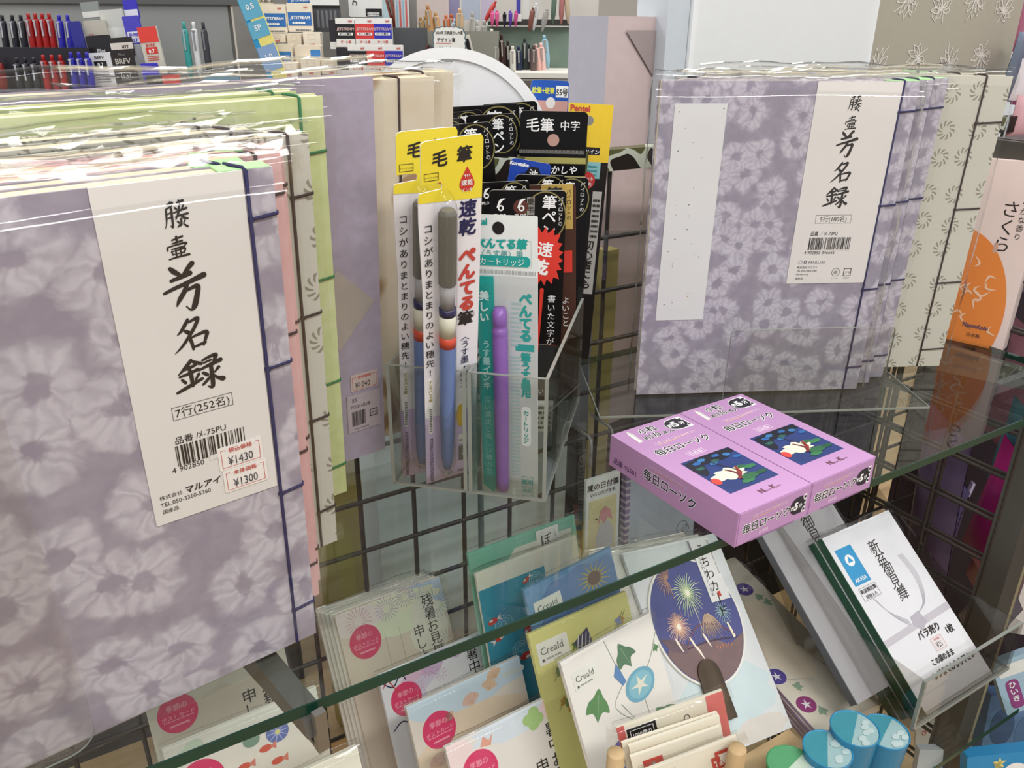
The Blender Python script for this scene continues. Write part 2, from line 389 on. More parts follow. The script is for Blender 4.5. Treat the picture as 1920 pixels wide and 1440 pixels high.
MESH_Y = .578
def camo():
    n = NT('camo_tape'); v = n.noise(26, 1)
    return n.done(n.ramp(v, [(.40, '#221a15'), (.48, '#221a15'), (.485, '#bfc4b4'), (.53, '#bfc4b4'), (.535, '#5a5a38'), (.6, '#5a5a38')]), .4)
CAMO = camo()
for e in CAMO.node_tree.nodes:
    if e.type == 'VALTORGB': e.color_ramp.interpolation = 'CONSTANT'
g = thing('grid_panel', Matrix.Translation(P(.5, MESH_Y, -.66)), 'dark brown wire grid panel running behind the glass shelf', 'wire grid')
b = B()
for k in range(-9, 26): x = .1967+.05*k-.5; b.tube([(x, 0, 0), (x, 0, .556)], .0021, WIRE, 6)
for k in range(0, 10): z = .66-.1739-.05*k; b.tube([(-.76, -.004, z), (.96, -.004, z)], .0021, WIRE, 6)
b.build('wires', g)
b = B(); b.box(-.76, -.008, .545, .96, .006, .563, CAMO); r = b.build('top_rail', g); r['label'] = 'camouflage patterned top rail'
SIDE_X = .80
for i, (sx, lab) in enumerate(((SIDE_X, 'nearer wire grid panel at the right end of the shelf beside the post'), (SIDE_X+.009, 'wire grid panel just behind the other at the right end, in front of the bags'))):
    g = thing('side_grid_panel', Matrix.Translation(P(sx, .35, -1.0)), lab, 'wire grid', 'side grid panels')
    b = B(); o = 0
    for k in range(4): b.tube([(0, .074*k, 0), (0, .074*k, .89)], .0021, WIRE, 6)
    for k in range(18): b.tube([(.004, -.01, .03+.05*k+o), (.004, .235, .03+.05*k+o)], .0021, WIRE, 6)
    b.build('wires', g)
    b = B(); b.box(-.006, -.02, .885, .008, .235, .905, RAILM); b.build('top_rail', g)
b = B(); b.box(-.016, -.016, 0, .014, .012, 1.2, mat('#4a463f', .45, .08)); b.box(.015, -.016, 0, .021, .012, 1.2, mat('#8c8468', .5, .08))
tag(b.build('fixture_post', None, Matrix.Translation(P(.815, .343, -1.3))), 'square grey metal post at the right end of the glass shelf', 'post')

# upper glass shelf
g = thing('glass_shelf', Matrix.Translation(P(.3, .43, GL)), 'clear glass shelf with a green front edge carrying books and candle boxes', 'glass shelf')
b = B(); x0, x1, y0, y1 = -.62, .485, -.1426, .138
b.add([(x0, y0, 0), (x1, y0, 0), (x1, y1, 0), (x0, y1, 0)], [(0, 1, 2, 3)], GLASS); b.add([(x0, y0, -.006), (x1, y0, -.006), (x1, y1, -.006), (x0, y1, -.006)], [(3, 2, 1, 0)], GLASS)
b.build('pane', g)
b = B(); b.box(x0, y0-.0004, -.006, x1, y0+.0006, -.0001, GLASS_EDGE); b.box(x0, y1-.0006, -.006, x1, y1, -.0001, GLASS_EDGE); b.box(x1-.0006, y0, -.006, x1, y1, -.0001, GLASS_EDGE)
b.build('polished_edge', g)
for bx, lab in ((.0165, 'grey steel shelf bracket under the glass near the large lavender book'), (.765, 'grey steel shelf bracket under the right end of the glass shelf')):
    g = thing('shelf_bracket', pose(bx, .575, GL-.007, 10 if bx < .1 else 2, 0, 0), lab, 'bracket', 'brackets of the glass shelf')
    b = B()
    prof = [(0, 0), (-.294, 0), (-.296, -.009), (-.25, -.014), (0, -.045)]      # (depth, height), extruded sideways
    b.T = Matrix(((0, 0, 1, 0), (0, 1, 0, 0), (-1, 0, 0, 0), (0, 0, 0, 1)))     # local z is towards the viewer
    b.prism([(p[0], p[1]) for p in prof], -.0055, .0055, mat('#6a6862', .4, .1, 40, .3)); b.build('arm', g)
    b = B(); b.T = Matrix(((0, 0, 1, 0), (0, 1, 0, 0), (-1, 0, 0, 0), (0, 0, 0, 1)))
    b.box(-.3005, -.016, -.0028, -.2965, .0066, .0028, STEEL); b.box(-.300, -.016, -.0026, -.288, -.0135, .0026, STEEL); b.build('clip', g)

# lower shelf and what stands behind it
LOW = -.640
g = thing('glass_shelf', Matrix.Translation(P(.2, .43, LOW)), 'lower glass shelf under the card packs, reaching to the post', 'glass shelf')
b = B(); x0, x1, y0, y1 = -.6, .575, -.16, .138
b.box(x0, y0, -.006, x1, y1, 0, GLASS); b.build('pane', g)
b = B(); b.box(x0, y0-.0006, -.006, x1, y0, 0, GLASS_EDGE); b.build('polished_edge', g)
b = B(); b.box(-.9, 0, -.03, .36, .5, 0, WOOD)
tag(b.build('wooden_deck', None, Matrix.Translation(P(.2, .60, -.655))), 'pale wooden deck board behind the dark wire grid', 'board')
# goods on the other side of the grid
def block(name, X0, X1, Y0, Y1, Z0, Z1, m, label, cat, group=None, side=None):
    bb = B(); bb.box(X0-(X0+X1)/2, Y0-(Y0+Y1)/2, 0, X1-(X0+X1)/2, Y1-(Y0+Y1)/2, Z1-Z0, m)
    return tag(bb.build(name, None, Matrix.Translation(P((X0+X1)/2, (Y0+Y1)/2, Z0))), label, cat, group)
block('storage_box', .235, .345, .64, .90, -.655, -.20, mat('#d3dfe3', .6), 'pale blue grey storage box behind the grid under the pen holder', 'box', 'boxes behind the grid')
block('storage_box', .355, .46, .645, .90, -.655, -.20, mat('#dae4e6', .6), 'pale blue grey storage box behind the grid, right of the other under the pen holder', 'box', 'boxes behind the grid')
block('cardboard_panel', .170, .212, .615, .63, -.655, -.26, mat('#a3955a', .7), 'olive yellow cardboard strip behind the grid below the green book', 'cardboard')
block('cardboard_panel', .475, .492, .615, .63, -.62, -.20, mat('#ab9d62', .7), 'olive yellow cardboard strip behind the grid right of the pen holder', 'cardboard')
block('storage_box', -.25, .16, .70, .95, -.655, -.25, mat('#5b5653', .7), 'dark grey block filling the shaded gap behind the grid at the lower left', 'box')  # solid block in an empty gap; its dark colour paints the shade there
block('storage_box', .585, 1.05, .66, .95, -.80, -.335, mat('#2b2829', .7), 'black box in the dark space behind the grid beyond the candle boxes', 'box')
# lilac box with a folded open lid and its neighbours, seen above and through the grid
m = pose(.520, .80, -.42, -62, 0)
g = thing('gift_box', Matrix.Translation(P(.53, .72, -.42)), 'tall lilac gift box with a pinkish side standing behind the grid', 'box')
A0 = ony(1068, 30, .665); A1 = ony(1141, 30, .70); A2 = ony(1240, 30, .665)
A0 = ony(1068, 30, .70); A1 = ony(1141, 30, .655); A2 = A1+Vector((.075, .012, 0))
b = B(); zt = A1.z; zb = P(0, 0, -.42).z
pts = [A0, A1, A2, A0+A2-A1]
lo = [Vector((p.x, p.y, zb))-g.location for p in pts]; hi = [Vector((p.x, p.y, zt))-g.location for p in pts]
b.add(lo+hi, [(0, 1, 5, 4)], mat('#aeaab3', .6)); b.add(lo+hi, [(1, 2, 6, 5), (2, 3, 7, 6), (3, 0, 4, 7)], mat('#c9b5b3', .6)); b.add(lo+hi, [(4, 5, 6, 7), (3, 2, 1, 0)], mat('#d8d3cc', .6))
b.build('carton', g)
b = B(); d = Vector((.075, .012, 0)); q = [A1+d*.3+Vector((0, -.002, -.012)), A1+d*.95+Vector((0, -.002, -.012)), A1+d*.95+Vector((0, -.002, -.06))]
b.poly([tuple(Vector(p)-g.location) for p in q], mat('#9f918f', .7)); b.build('folded_flap', g)
block('grey_box', .575, .70, .645, .75, -.33, -.045, mat('#b9bab3', .6), 'pale grey green box with a dark notch standing right of the lilac box', 'box')
m = Matrix.Translation(P(.72, .645, -.10))
g = thing('white_gift_box', m, 'large glossy white box standing upright behind the right stack of guest books', 'box')
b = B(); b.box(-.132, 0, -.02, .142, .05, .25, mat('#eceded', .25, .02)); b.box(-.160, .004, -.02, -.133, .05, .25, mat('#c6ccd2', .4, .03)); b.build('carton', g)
b = B(); n = []
for i in range(9):
    for j in range(7):
        n.append((-.128+i*.033, -.0035-.002*math.sin(i*1.7+j*2.1), -.015+j*.043))
b.add(n, [(j+7*i, j+7*(i+1), j+1+7*(i+1), j+1+7*i) for i in range(8) for j in range(6)], FILM, True); b.build('plastic_wrap', g)
g = thing('patterned_gift_box', Matrix.Translation(P(1.02, .665, -.10)), 'greige gift box printed with white leaf sprays, right of the white box', 'box')
LEAFBG = mat('#a9a291', .6, .04); LEAFW = mat('#dcd6cb', .6)
b = B(); b.box(-.147, 0, -.02, .16, .05, .30, LEAFBG); b.box(-.162, .004, -.02, -.148, .05, .30, mat('#8d887c', .6))
b.T = Matrix(((1, 0, 0, 0), (0, 0, -1, 0), (0, 1, 0, 0), (0, 0, 0, 1)))
rnd = random.Random(4)
def leafspray(b, cx, cy, k, rot):
    def pt(x, y): c, s2 = math.cos(rot), math.sin(rot); return (cx+k*(x*c-y*s2), cy+k*(x*s2+y*c))
    def curve(pp, wd=.0011): b.stroke([(*pt(x, y), wd) for x, y in pp], .0006, LEAFW)
    curve([(0, -1), (.1, -.4), (0, .2), (.1, .9)])
    for a, l in ((-70, .9), (-40, 1), (-15, 1), (20, .95), (50, .95), (80, .75), (115, .6), (-110, .6)):
        ca, sa = math.sin(R_(a)), math.cos(R_(a)); px, py = -sa, ca
        ox, oy = (.05, -.35)
        curve([(ox, oy), (ox+ca*l*.5+px*.16, oy+sa*l*.5+py*.16), (ox+ca*l, oy+sa*l)]); curve([(ox, oy), (ox+ca*l*.5-px*.16, oy+sa*l*.5-py*.16), (ox+ca*l, oy+sa*l)])
    curve([(-.5, -.7), (-.75, -.3), (-.4, -.05), (-.2, -.35), (-.45, -.55)])
for i in range(4):
    for j in range(3): leafspray(b, -.115+i*.068+(.03 if j % 2 else 0), .062+j*.066, .025, (-.5, 2.2, .4, 2.8)[(i+j) % 4])
b.build('carton', g)
# round white board
g = thing('round_board', pose(.3245, .645, -.193, -30, 2, 0), 'white round board with a raised rim standing behind the pen holder', 'board')
b = B(); rr = .085; b.T = Matrix.Translation((0, .088, 0))
b.prism(b.ell(0, 0, rr, rr, 72), -.012, -.0022, mat('#e6e6e8', .6, .03)); b.build('panel', g)
b = B(); b.T = Matrix.Translation((0, .088, 0))
for z in (0,):
    n = 72; o = b.ell(0, 0, rr+.003, rr+.003, n); i_ = b.ell(0, 0, rr-.006, rr-.006, n)
    vs = [(p[0], p[1], 0) for p in o+i_]+[(p[0], p[1], -.014) for p in o+i_]
    b.add(vs, [(k, (k+1) % n, n+(k+1) % n, n+k) for k in range(n)]+[(2*n+k, 2*n+(k+1) % n, (k+1) % n, k) for k in range(n)]+[(n+k, n+(k+1) % n, 3*n+(k+1) % n, 3*n+k) for k in range(n)], mat('#f1f1f1', .5, .02))
b.build('rim', g)

# ------------------------------------------------------------------ guest books
LAV = flower_paper('lavender_flower_paper', '#938b99', '#a69faa', '#c2bcc5', 30)
LAV2 = flower_paper('lavender_flower_paper_small', '#928c9b', '#a49eac', '#c3bec9', 41)
PINW = pinwheel_paper('pinwheel_paper', '#cac8bd', '#8f8b7c', 39)
PINK = washi('pink_washi', '#d9a8ab', '#e2b6b6', '#eccaca', (50, 6, 20))
GREEN = washi('green_washi', '#b9c47f', '#c8d09a', '#d6dab6', (30, 14, 10))
PURP = washi('plain_purple_paper', '#9b919f', '#a89eb0', '#b5abc0', (6, 12, 4))
BROWN = wave_paper('cream_wave_paper')
CORNER = mat('#a9dd95', .6)
THR = {'navy': NAVY, 'dark': mat('#3a2a28', .7), 'green': mat('#2c6e43', .7)}
def sleeve(b, x0, x1, h, T, over=.006, amp=.0012, seed=0, base=.0, seam=False, bulge=False):
    """clear bag: front sheet that bends over the top edge and runs down the back"""
    rnd = random.Random(seed); ph = [rnd.uniform(0, 6) for _ in range(6)]
    R3 = .012 if bulge else .0045; zb = .0042 if bulge else .0022; y0 = h-R3*1.33
    prof = [(base, .0008), (.02, .0014), (h*.35, .0016), (h*.6, .0016), (h-.05, .0018), (h-.034, .0026 if bulge else .0018), (y0-.006, zb-.0003)]
    prof += [(y0+R3*math.sin(R_(t)), zb-R3*(1-math.cos(R_(t)))) for t in (0, 8, 16, 23, 30, 36, 42, 50)]
    prof += [(h-.001, min(-.0004, zb-R3*.55)), (h+.001, -.0022), (h+over*.7, -T*.45), (h+over, -T*.6), (h+over*.4, -T-.0006), (h-.02, -T-.0014), (base, -T-.0012)]
    L0 = len(prof)
    nx = 22; vs = []
    for i in range(nx+1):
        x = x0+(x1-x0)*i/nx
        for j, (y, z) in enumerate(prof):
            k = math.sin(x*70+ph[0]+y*9)*.5+math.sin(x*160+ph[1]+j)*.3+math.sin(x*37+ph[2]-y*30)*.4
            front = j < L0-7; top = L0-7 <= j < L0-2
            dz = amp*k
            vs.append((x, y+(amp*.5*math.sin(x*41+ph[5])*(j > 4) if front else amp*1.5*k if top else 0), z+(abs(dz)*.4*(j < 5) if front else dz*.4 if top else -abs(dz))))
    m = len(prof)
    b.add(vs, [(i*m+j, (i+1)*m+j, (i+1)*m+j+1, i*m+j+1) for i in range(nx) for j in range(m-1)], FILM, True)
    # gathered, crinkled corner tabs
    for sx, xx in ((1, x1), (-1, x0)):
        for q in range(3):
            y = h-.002+over*.3*q; z = -T*.3*(q+.5)
            b.add([(xx-sx*.004, y-.002, z), (xx+sx*.004, y+rnd.uniform(0, .004), z+rnd.uniform(-.002, .002)), (xx+sx*.006, y-.006-rnd.uniform(0, .004), z-.001), (xx-sx*.001, y-.010, z-.0005)], [(0, 1, 2, 3)], FILM, True)
    # flattened side seam
    for xx, s2 in ((x1, 1), (x0, -1)) if seam else ():
        vv = []
        for k in range(15): y = base+(h-base)*k/14; vv += [(xx, y, 0), (xx+s2*(.0035+.0008*math.sin(k*2.3+ph[3])), y, -.0025+.0006*math.sin(k*1.7+ph[4])), (xx, y, -T)]
        b.add(vv, [(3*k, 3*k+1, 3*k+4, 3*k+3) for k in range(14)]+[(3*k+1, 3*k+2, 3*k+5, 3*k+4) for k in range(14)], FILM, True)
    return b
def guest_book(M, W, Hh, T, cover, thread, tu, knots, label, group, corner=False, seed=0, over=.006, deco=None, wrap=True, name='guest_book'):
    """origin bottom right of the front cover; x from -W to 0, y up, front cover at z = 0, body towards -z"""
    g = thing(name, M, label, 'book', group); ct = .0009
    b = B(); b.box(-W+.0012, .0012, -T+ct, -.0006, Hh-.0006, -ct, pages_mat()); b.build('pages', g)
    b = B()
    for z0, z1 in ((-ct, 0), (-T, -T+ct)): b.box(-W, 0, z0, 0, Hh, z1, cover)
    b.build('cover', g)
    if corner:
        b = B(); b.box(-tu*1.9, Hh-.0004, -T+.0002, -.0008, Hh+.0003, -.0004, CORNER); b.build('corner_cloth', g)
    if thread:
        t = THR[thread]; r = .00075; b = B(); z = .0005
        b.tube([(-tu, .0005, z), (-tu, Hh, z), (-tu-.0005, Hh+.0006, -.0008), (-tu-.0035, Hh+.0008, -T*.6), (-tu-.004, Hh+.0006, -T-.0005), (-tu, Hh-.01, -T-.0005)], r, t, 6)
        for v in knots:
            b.tube([(-tu, v, z), (-tu*.5, v+.0004, z), (0, v+.001, z), (.0006, v+.001, -.001), (.0006, v+.001, -T)], r*.95, t, 6)
            b.prism(b.ell(-tu, v, .0013, .0013, 8), 0, z+.0006, t)
        b.build('binding_thread', g)
    if deco: deco(g)
    if wrap:
        b = B(); sleeve(b, -W-.004, .004, Hh, T, over, seed=seed, seam=seed in (21, 24), bulge=seed in (1, 8, 10, 21, 24)); b.build('plastic_sleeve', g)
    return g
ML = lambda dx=0, d=0, dz=0: pose(.0839, .3302, GL+.0012, math.degrees(.1176), math.degrees(-.0934), math.degrees(.0205)) @ Matrix.Translation((dx, dz, -d))
MR = lambda dx=0, d=0, dz=0: pose(.4081, .4759, GL+.0022, math.degrees(-.4582), math.degrees(-.0263), 0) @ Matrix.Translation((.191+dx, dz, -d))
LABELP = mat('#dedad6', .6, .025, 40)
def sticker(b, x, y, top, num, rot=0):
    c, s2 = math.cos(R_(rot)), math.sin(R_(rot)); b.T = Matrix.Translation((x, y, 0)) @ Matrix.Rotation(R_(rot), 4, 'Z')
    b.prism(b.rrect(-.0094, -.0056, .0094, .0056, .0006), .0008, .00105, mat('#ece7e2', .5))
    b.frame(-.0082, -.0046, .0082, .0042, .00022, .00115, REDP)
    b.rect(-.0066, .0036, .0066, .0048, .0012, mat('#ece7e2', .5)); b.text(top, 0, .0027, .0025, .0013, REDP, .01, align='C')
    b.text(num, -.0056, -.0037, .0058, .00125, mat('#3a3a44', .6), 0, align='L', sx=.72)
    b.T = None
def deco_left(g):
    b = B(); b.box(-.0632, .0970, .0001, -.0117, .2362, .0006, LABELP); z = .00075
    for n, x, y, wd, hg in (('fuji', -.0370, .2235, .0083, .0100), ('tsubo', -.0380, .2118, .0082, .0080), ('hou', -.0376, .1962, .0150, .0178), ('mei', -.0383, .1773, .0132, .0130), ('roku', -.0376, .1596, .0178, .0148)): brush(b, n, x, y, wd, hg, z)
    b.frame(-.0498, .1431, -.0260, .1489, .00018, z, INK); b.text('7行(252名)', -.0380, .1443, .0047, z, INK, 0, align='C')
    b.text('品番 /ﾒ-75PU', -.0508, .1326, .0037, z, INK, .004)
    b.bars(-.0510, .1222, -.0232, .1316, z, INK, 3); b.rect(-.0385, .1205, -.0225, .1228, z+.00005, LABELP)
    b.text('4', -.0537, .1196, .0036, z, INK); b.text('902850', -.0508, .1196, .0036, z, INK, 0, sx=.93)
    b.text('株式会社', -.0603, .1089, .0023, z, INK); b.text('マルアイ', -.0505, .1087, .0038, z, INK, .03, shear=.15)
    b.text('TEL.050-3360-5360', -.0603, .1054, .0029, z, INK, 0, sx=.88); b.text('国産品', -.0601, .1022, .0022, z, INK)
    lb = b.build('title_label', g); lb['label'] = 'white title label with brush lettering and barcode'
    for x, y, a, n in ((-.0258, .1192, '税込価格', '¥1430'), (-.0249, .1078, '本体価格', '¥1300')):
        b = B(); sticker(b, x, y, a, n, 0); b.build('price_sticker', lb)
def deco_right(g):
    o = -.191; b = B(); b.box(.1201+o-.006, .0952, .0001, .1790+o-.001, .2470, .0005, LABELP); z = .00065
    for n, x, y, wd, hg in (('fuji', .1440, .2318, .0092, .0108), ('tsubo', .1437, .2183, .0092, .0092), ('hou', .1432, .2030, .0150, .0185), ('mei', .1430, .1822, .0150, .0150), ('roku', .1420, .1628, .0180, .0165)): brush(b, n, x+o, y, wd, hg, z)
    b.frame(.1292+o, .1437, .1577+o, .1502, .00018, z, INK); b.text('5行(180名)', .1435+o, .1452, .0047, z, INK, 0, align='C', sx=1.0)
    b.text('品番 ／メ-73PU', .1270+o, .1342, .0038, z, INK, .004, sx=.85)
    b.bars(.1270+o, .1220, .1608+o, .1325, z, INK, 5); b.rect(.127+o, .1219, .1608+o, .1226, z+.00005, LABELP); b.text('4 902850 346665', .1245+o, .1192, .0036, z, INK, 0, sx=.98)
    b.ring(.1228+o, .1128, .0016, .0016, .0003, z, GREY, 20); b.ring(.1268+o, .1128, .0014, .0014, .0008, z, GREY, 16); b.text('MARUAI', .1294+o, .1114, .0033, z, GREY, 0, sx=1.1)
    for i, t in enumerate(('株式会社マルアイ', 'TEL.050-3360-5360', 'maruai.co.jp', '国産品')): b.text(t, .1207+o, .1077-.0027*i-.001*(i == 3), .0021, z, INK)
    b.ring(.1532+o, .1042, .0034, .0034, .0004, z, GREY, 24); b.text('紙', .1532+o, .1028, .0033, z, INK, align='C'); b.text('レーベル', .1532+o, .0988, .0015, z, GREY, align='C')
    b.frame(.1596+o, .1008, .1658+o, .1074, .0005, z, INK); b.text('プラ', .1627+o, .1026, .0026, z, INK, align='C'); b.text('外装:PP', .1627+o, .0988, .0015, z, GREY, align='C')
    b.build('title_label', g)['label'] = 'white title label with brush lettering and barcode'
    b = B(); b.box(.0107+o, .0662, .0001, .0493+o, .2318, .0004, mat('#dcdcdc', .8, .04, 30)); rnd = random.Random(11)
    for k in range(34):
        x, y = rnd.uniform(.013, .047)+o, rnd.uniform(.07, .229); r = rnd.uniform(.0001, .0005); b.poly(b.ell(x, y, r*1.4, r, 6), mat(('#7d7c80', '#55545c', '#b49a6a')[k % 3], .7), .0005)
    b.build('title_strip', g)['label'] = 'blank white title strip flecked with chaff'
K = (.2177, .1547, .0919, .0215)
gl = 'guest books of the left stack'
guest_book(ML(0, 0), .235, .2361, .0095, LAV, 'navy', .0104, K, 'lavender guest book with the seven-line label and two price stickers, frontmost of the left stack', gl, True, 1, deco=deco_left)
guest_book(ML(-.0045, .0118), .225, .2352, .0092, LAV, 'navy', .0104, K, 'second lavender guest book, just behind the front one of the left stack', gl, True, 2)
guest_book(ML(.0135, .0245), .235, .2345, .0085, PINK, 'dark', .0104, K, 'pink guest book nearer the front of the left stack', gl, False, 3)
guest_book(ML(.0190, .0345), .235, .2345, .0085, PINK, 'dark', .0104, K, 'pink guest book between the other pink one and the pinwheel books', gl, False, 4)
kk = (.205, .145, .085, .025)
guest_book(ML(.0415, .0590), .238, .2330, .009, PINW, 'dark', .010, kk, 'cream pinwheel guest book directly behind the pink ones of the left stack', gl, False, 5)
guest_book(ML(.0205, .0700), .225, .2345, .009, PINW, 'dark', .010, kk, 'cream pinwheel guest book in the middle of the three in the left stack', gl, False, 6)
guest_book(ML(.0105, .0810), .225, .2350, .009, PINW, 'dark', .010, kk, 'cream pinwheel guest book at the back of the three in the left stack', gl, False, 7)
guest_book(ML(.0685, .0990), .26, .2410, .009, GREEN, 'green', .0125, (.2135, .145, .080, .021), 'green guest book with green thread, in front of the purple one', gl, False, 8)
guest_book(ML(.0600, .1105), .25, .2420, .009, GREEN, 'green', .0125, (.2135, .145, .080, .021), 'second green guest book hidden behind the first, showing its top edge', gl, False, 9)
def deco_purple(g):
    b = B(); x, y = -.0285, .110
    b.prism([(x, y+.0265), (x+.0245, y+.002), (x-.001, y-.0265), (x-.0245, y)], .0001, .0004, mat('#b5aca6', .4, .1, 60, .15)); b.build('foil_diamond', g)['label'] = 'grey foil diamond'
    b = B(); b.T = Matrix.Translation((-.003, -.0135, 0)); b.prism(b.rrect(-.0205, .0655, -.001, .0775, .0006), .0003, .0006, mat('#c3b3ae', .5)); b.frame(-.0195, .0665, -.002, .0755, .0002, .0007, REDP); b.text('本体価格', -.0108, .0742, .0024, .0008, REDP, align='C'); b.text('¥1040', -.0175, .0675, .0056, .0007, INK, sx=.75)
    b.box(-.024, .035, .0003, .0, .063, .0006, mat('#b3a6ad', .6)); b.text('55', -.0205, .0575, .004, .0007, INK); b.text('7行(210名)巻', -.0215, .0530, .0030, .0007, INK, sx=.85); b.bars(-.021, .0395, -.011, .0505, .0007, INK, 8); b.frame(-.008, .0435, -.002, .049, .0006, .0007, INK); b.text('プラ', -.005, .0448, .0026, .0008, INK, align='C'); b.text('TOKYO JAPAN', -.0195, .0365, .0016, .0007, INK)
    b.build('price_sticker', g)
guest_book(ML(.1130, .1285), .27, .2440, .0105, PURP, None, .012, (), 'plain purple guest book with foil diamond and price sticker, behind the green ones', gl, False, 10, deco=deco_purple, over=.010)
guest_book(ML(.1615, .1420), .20, .2395, .0095, BROWN, 'dark', .0245, (.185, .12, .06), 'cream guest book with brown waves, left of the two behind the purple one', gl, False, 11)
guest_book(ML(.1830, .1535), .20, .2400, .0095, BROWN, 'dark', .0225, (.175, .11, .05), 'cream guest book with a brown wave pattern, rearmost of the left stack', gl, False, 12)
gr = 'guest books of the right stack'
KR = (.2257, .1566, .0888, .0202)
guest_book(MR(0, 0), .191, .2472, .0098, LAV2, 'navy', .0122, KR, 'lavender guest book with five-line label and blank title strip, frontmost of the right stack', gr, True, 21, deco=deco_right)
guest_book(MR(.0165, .0112), .191, .2472, .0098, LAV2, 'navy', .0122, KR, 'second lavender guest book of the right stack, between the labelled one and another', gr, True, 22)
guest_book(MR(.0345, .0224), .191, .2472, .0098, LAV2, 'navy', .0122, KR, 'third lavender guest book of the right stack, touching the pinwheel one', gr, True, 23)
kp = (.2120, .1430, .0790, .0165)
guest_book(MR(.0985, .0420), .195, .2475, .0098, PINW, 'dark', .0215, kp, 'cream pinwheel guest book shown broad at the right of the right stack', gr, False, 24)
guest_book(MR(.0830, .0535), .195, .2480, .0098, PINW, 'dark', .0215, kp, 'cream pinwheel guest book second from the back of the right stack', gr, False, 25)
guest_book(MR(.0560, .0650), .195, .2490, .0098, PINW, 'dark', .0215, kp, 'cream pinwheel guest book rearmost of the right stack, showing only its top', gr, False, 26)

# acrylic stands of the two stacks
g = thing('book_stand', MR(-.191, -.0), 'clear acrylic stand with a low front lip holding the right stack of guest books', 'stand')
b = B(); b.box(-.037, -.0018, -.078, .236, -.0006, .036, ACRYL); b.build('base_plate', g)
b = B(); pts = b.rrect(.0614, -.0016, .1925, .0705, .004); b.prism(pts, .034, .036, ACRYL, ACRYL_EDGE); b.build('front_lip', g)
b = B(); b.box(-.037, -.0022, .036, .236, -.0004, .0366, ACRYL_EDGE); b.box(-.0376, -.0022, -.078, -.037, -.0004, .036, ACRYL_EDGE); b.box(.236, -.0022, -.078, .2366, -.0004, .036, ACRYL_EDGE); b.build('polished_edge', g)
b = B(); b.box(-.02, -.0010, -.0785, .19, .12, -.077, ACRYL); b.build('back_plate', g)
g = thing('book_stand', ML(0, 0), 'clear acrylic stand whose rounded front plate covers the lower left of the large lavender book', 'stand')
b = B(); pts = b.rrect(-.24, .0005, -.1040, .22, .012, 8); b.prism(pts, .0052, .0062, FILM, ACRYL_EDGE); b.build('front_plate', g)
b = B(); b.box(-.24, -.0008, -.10, -.03, .0, .0066, ACRYL); b.build('base_plate', g)

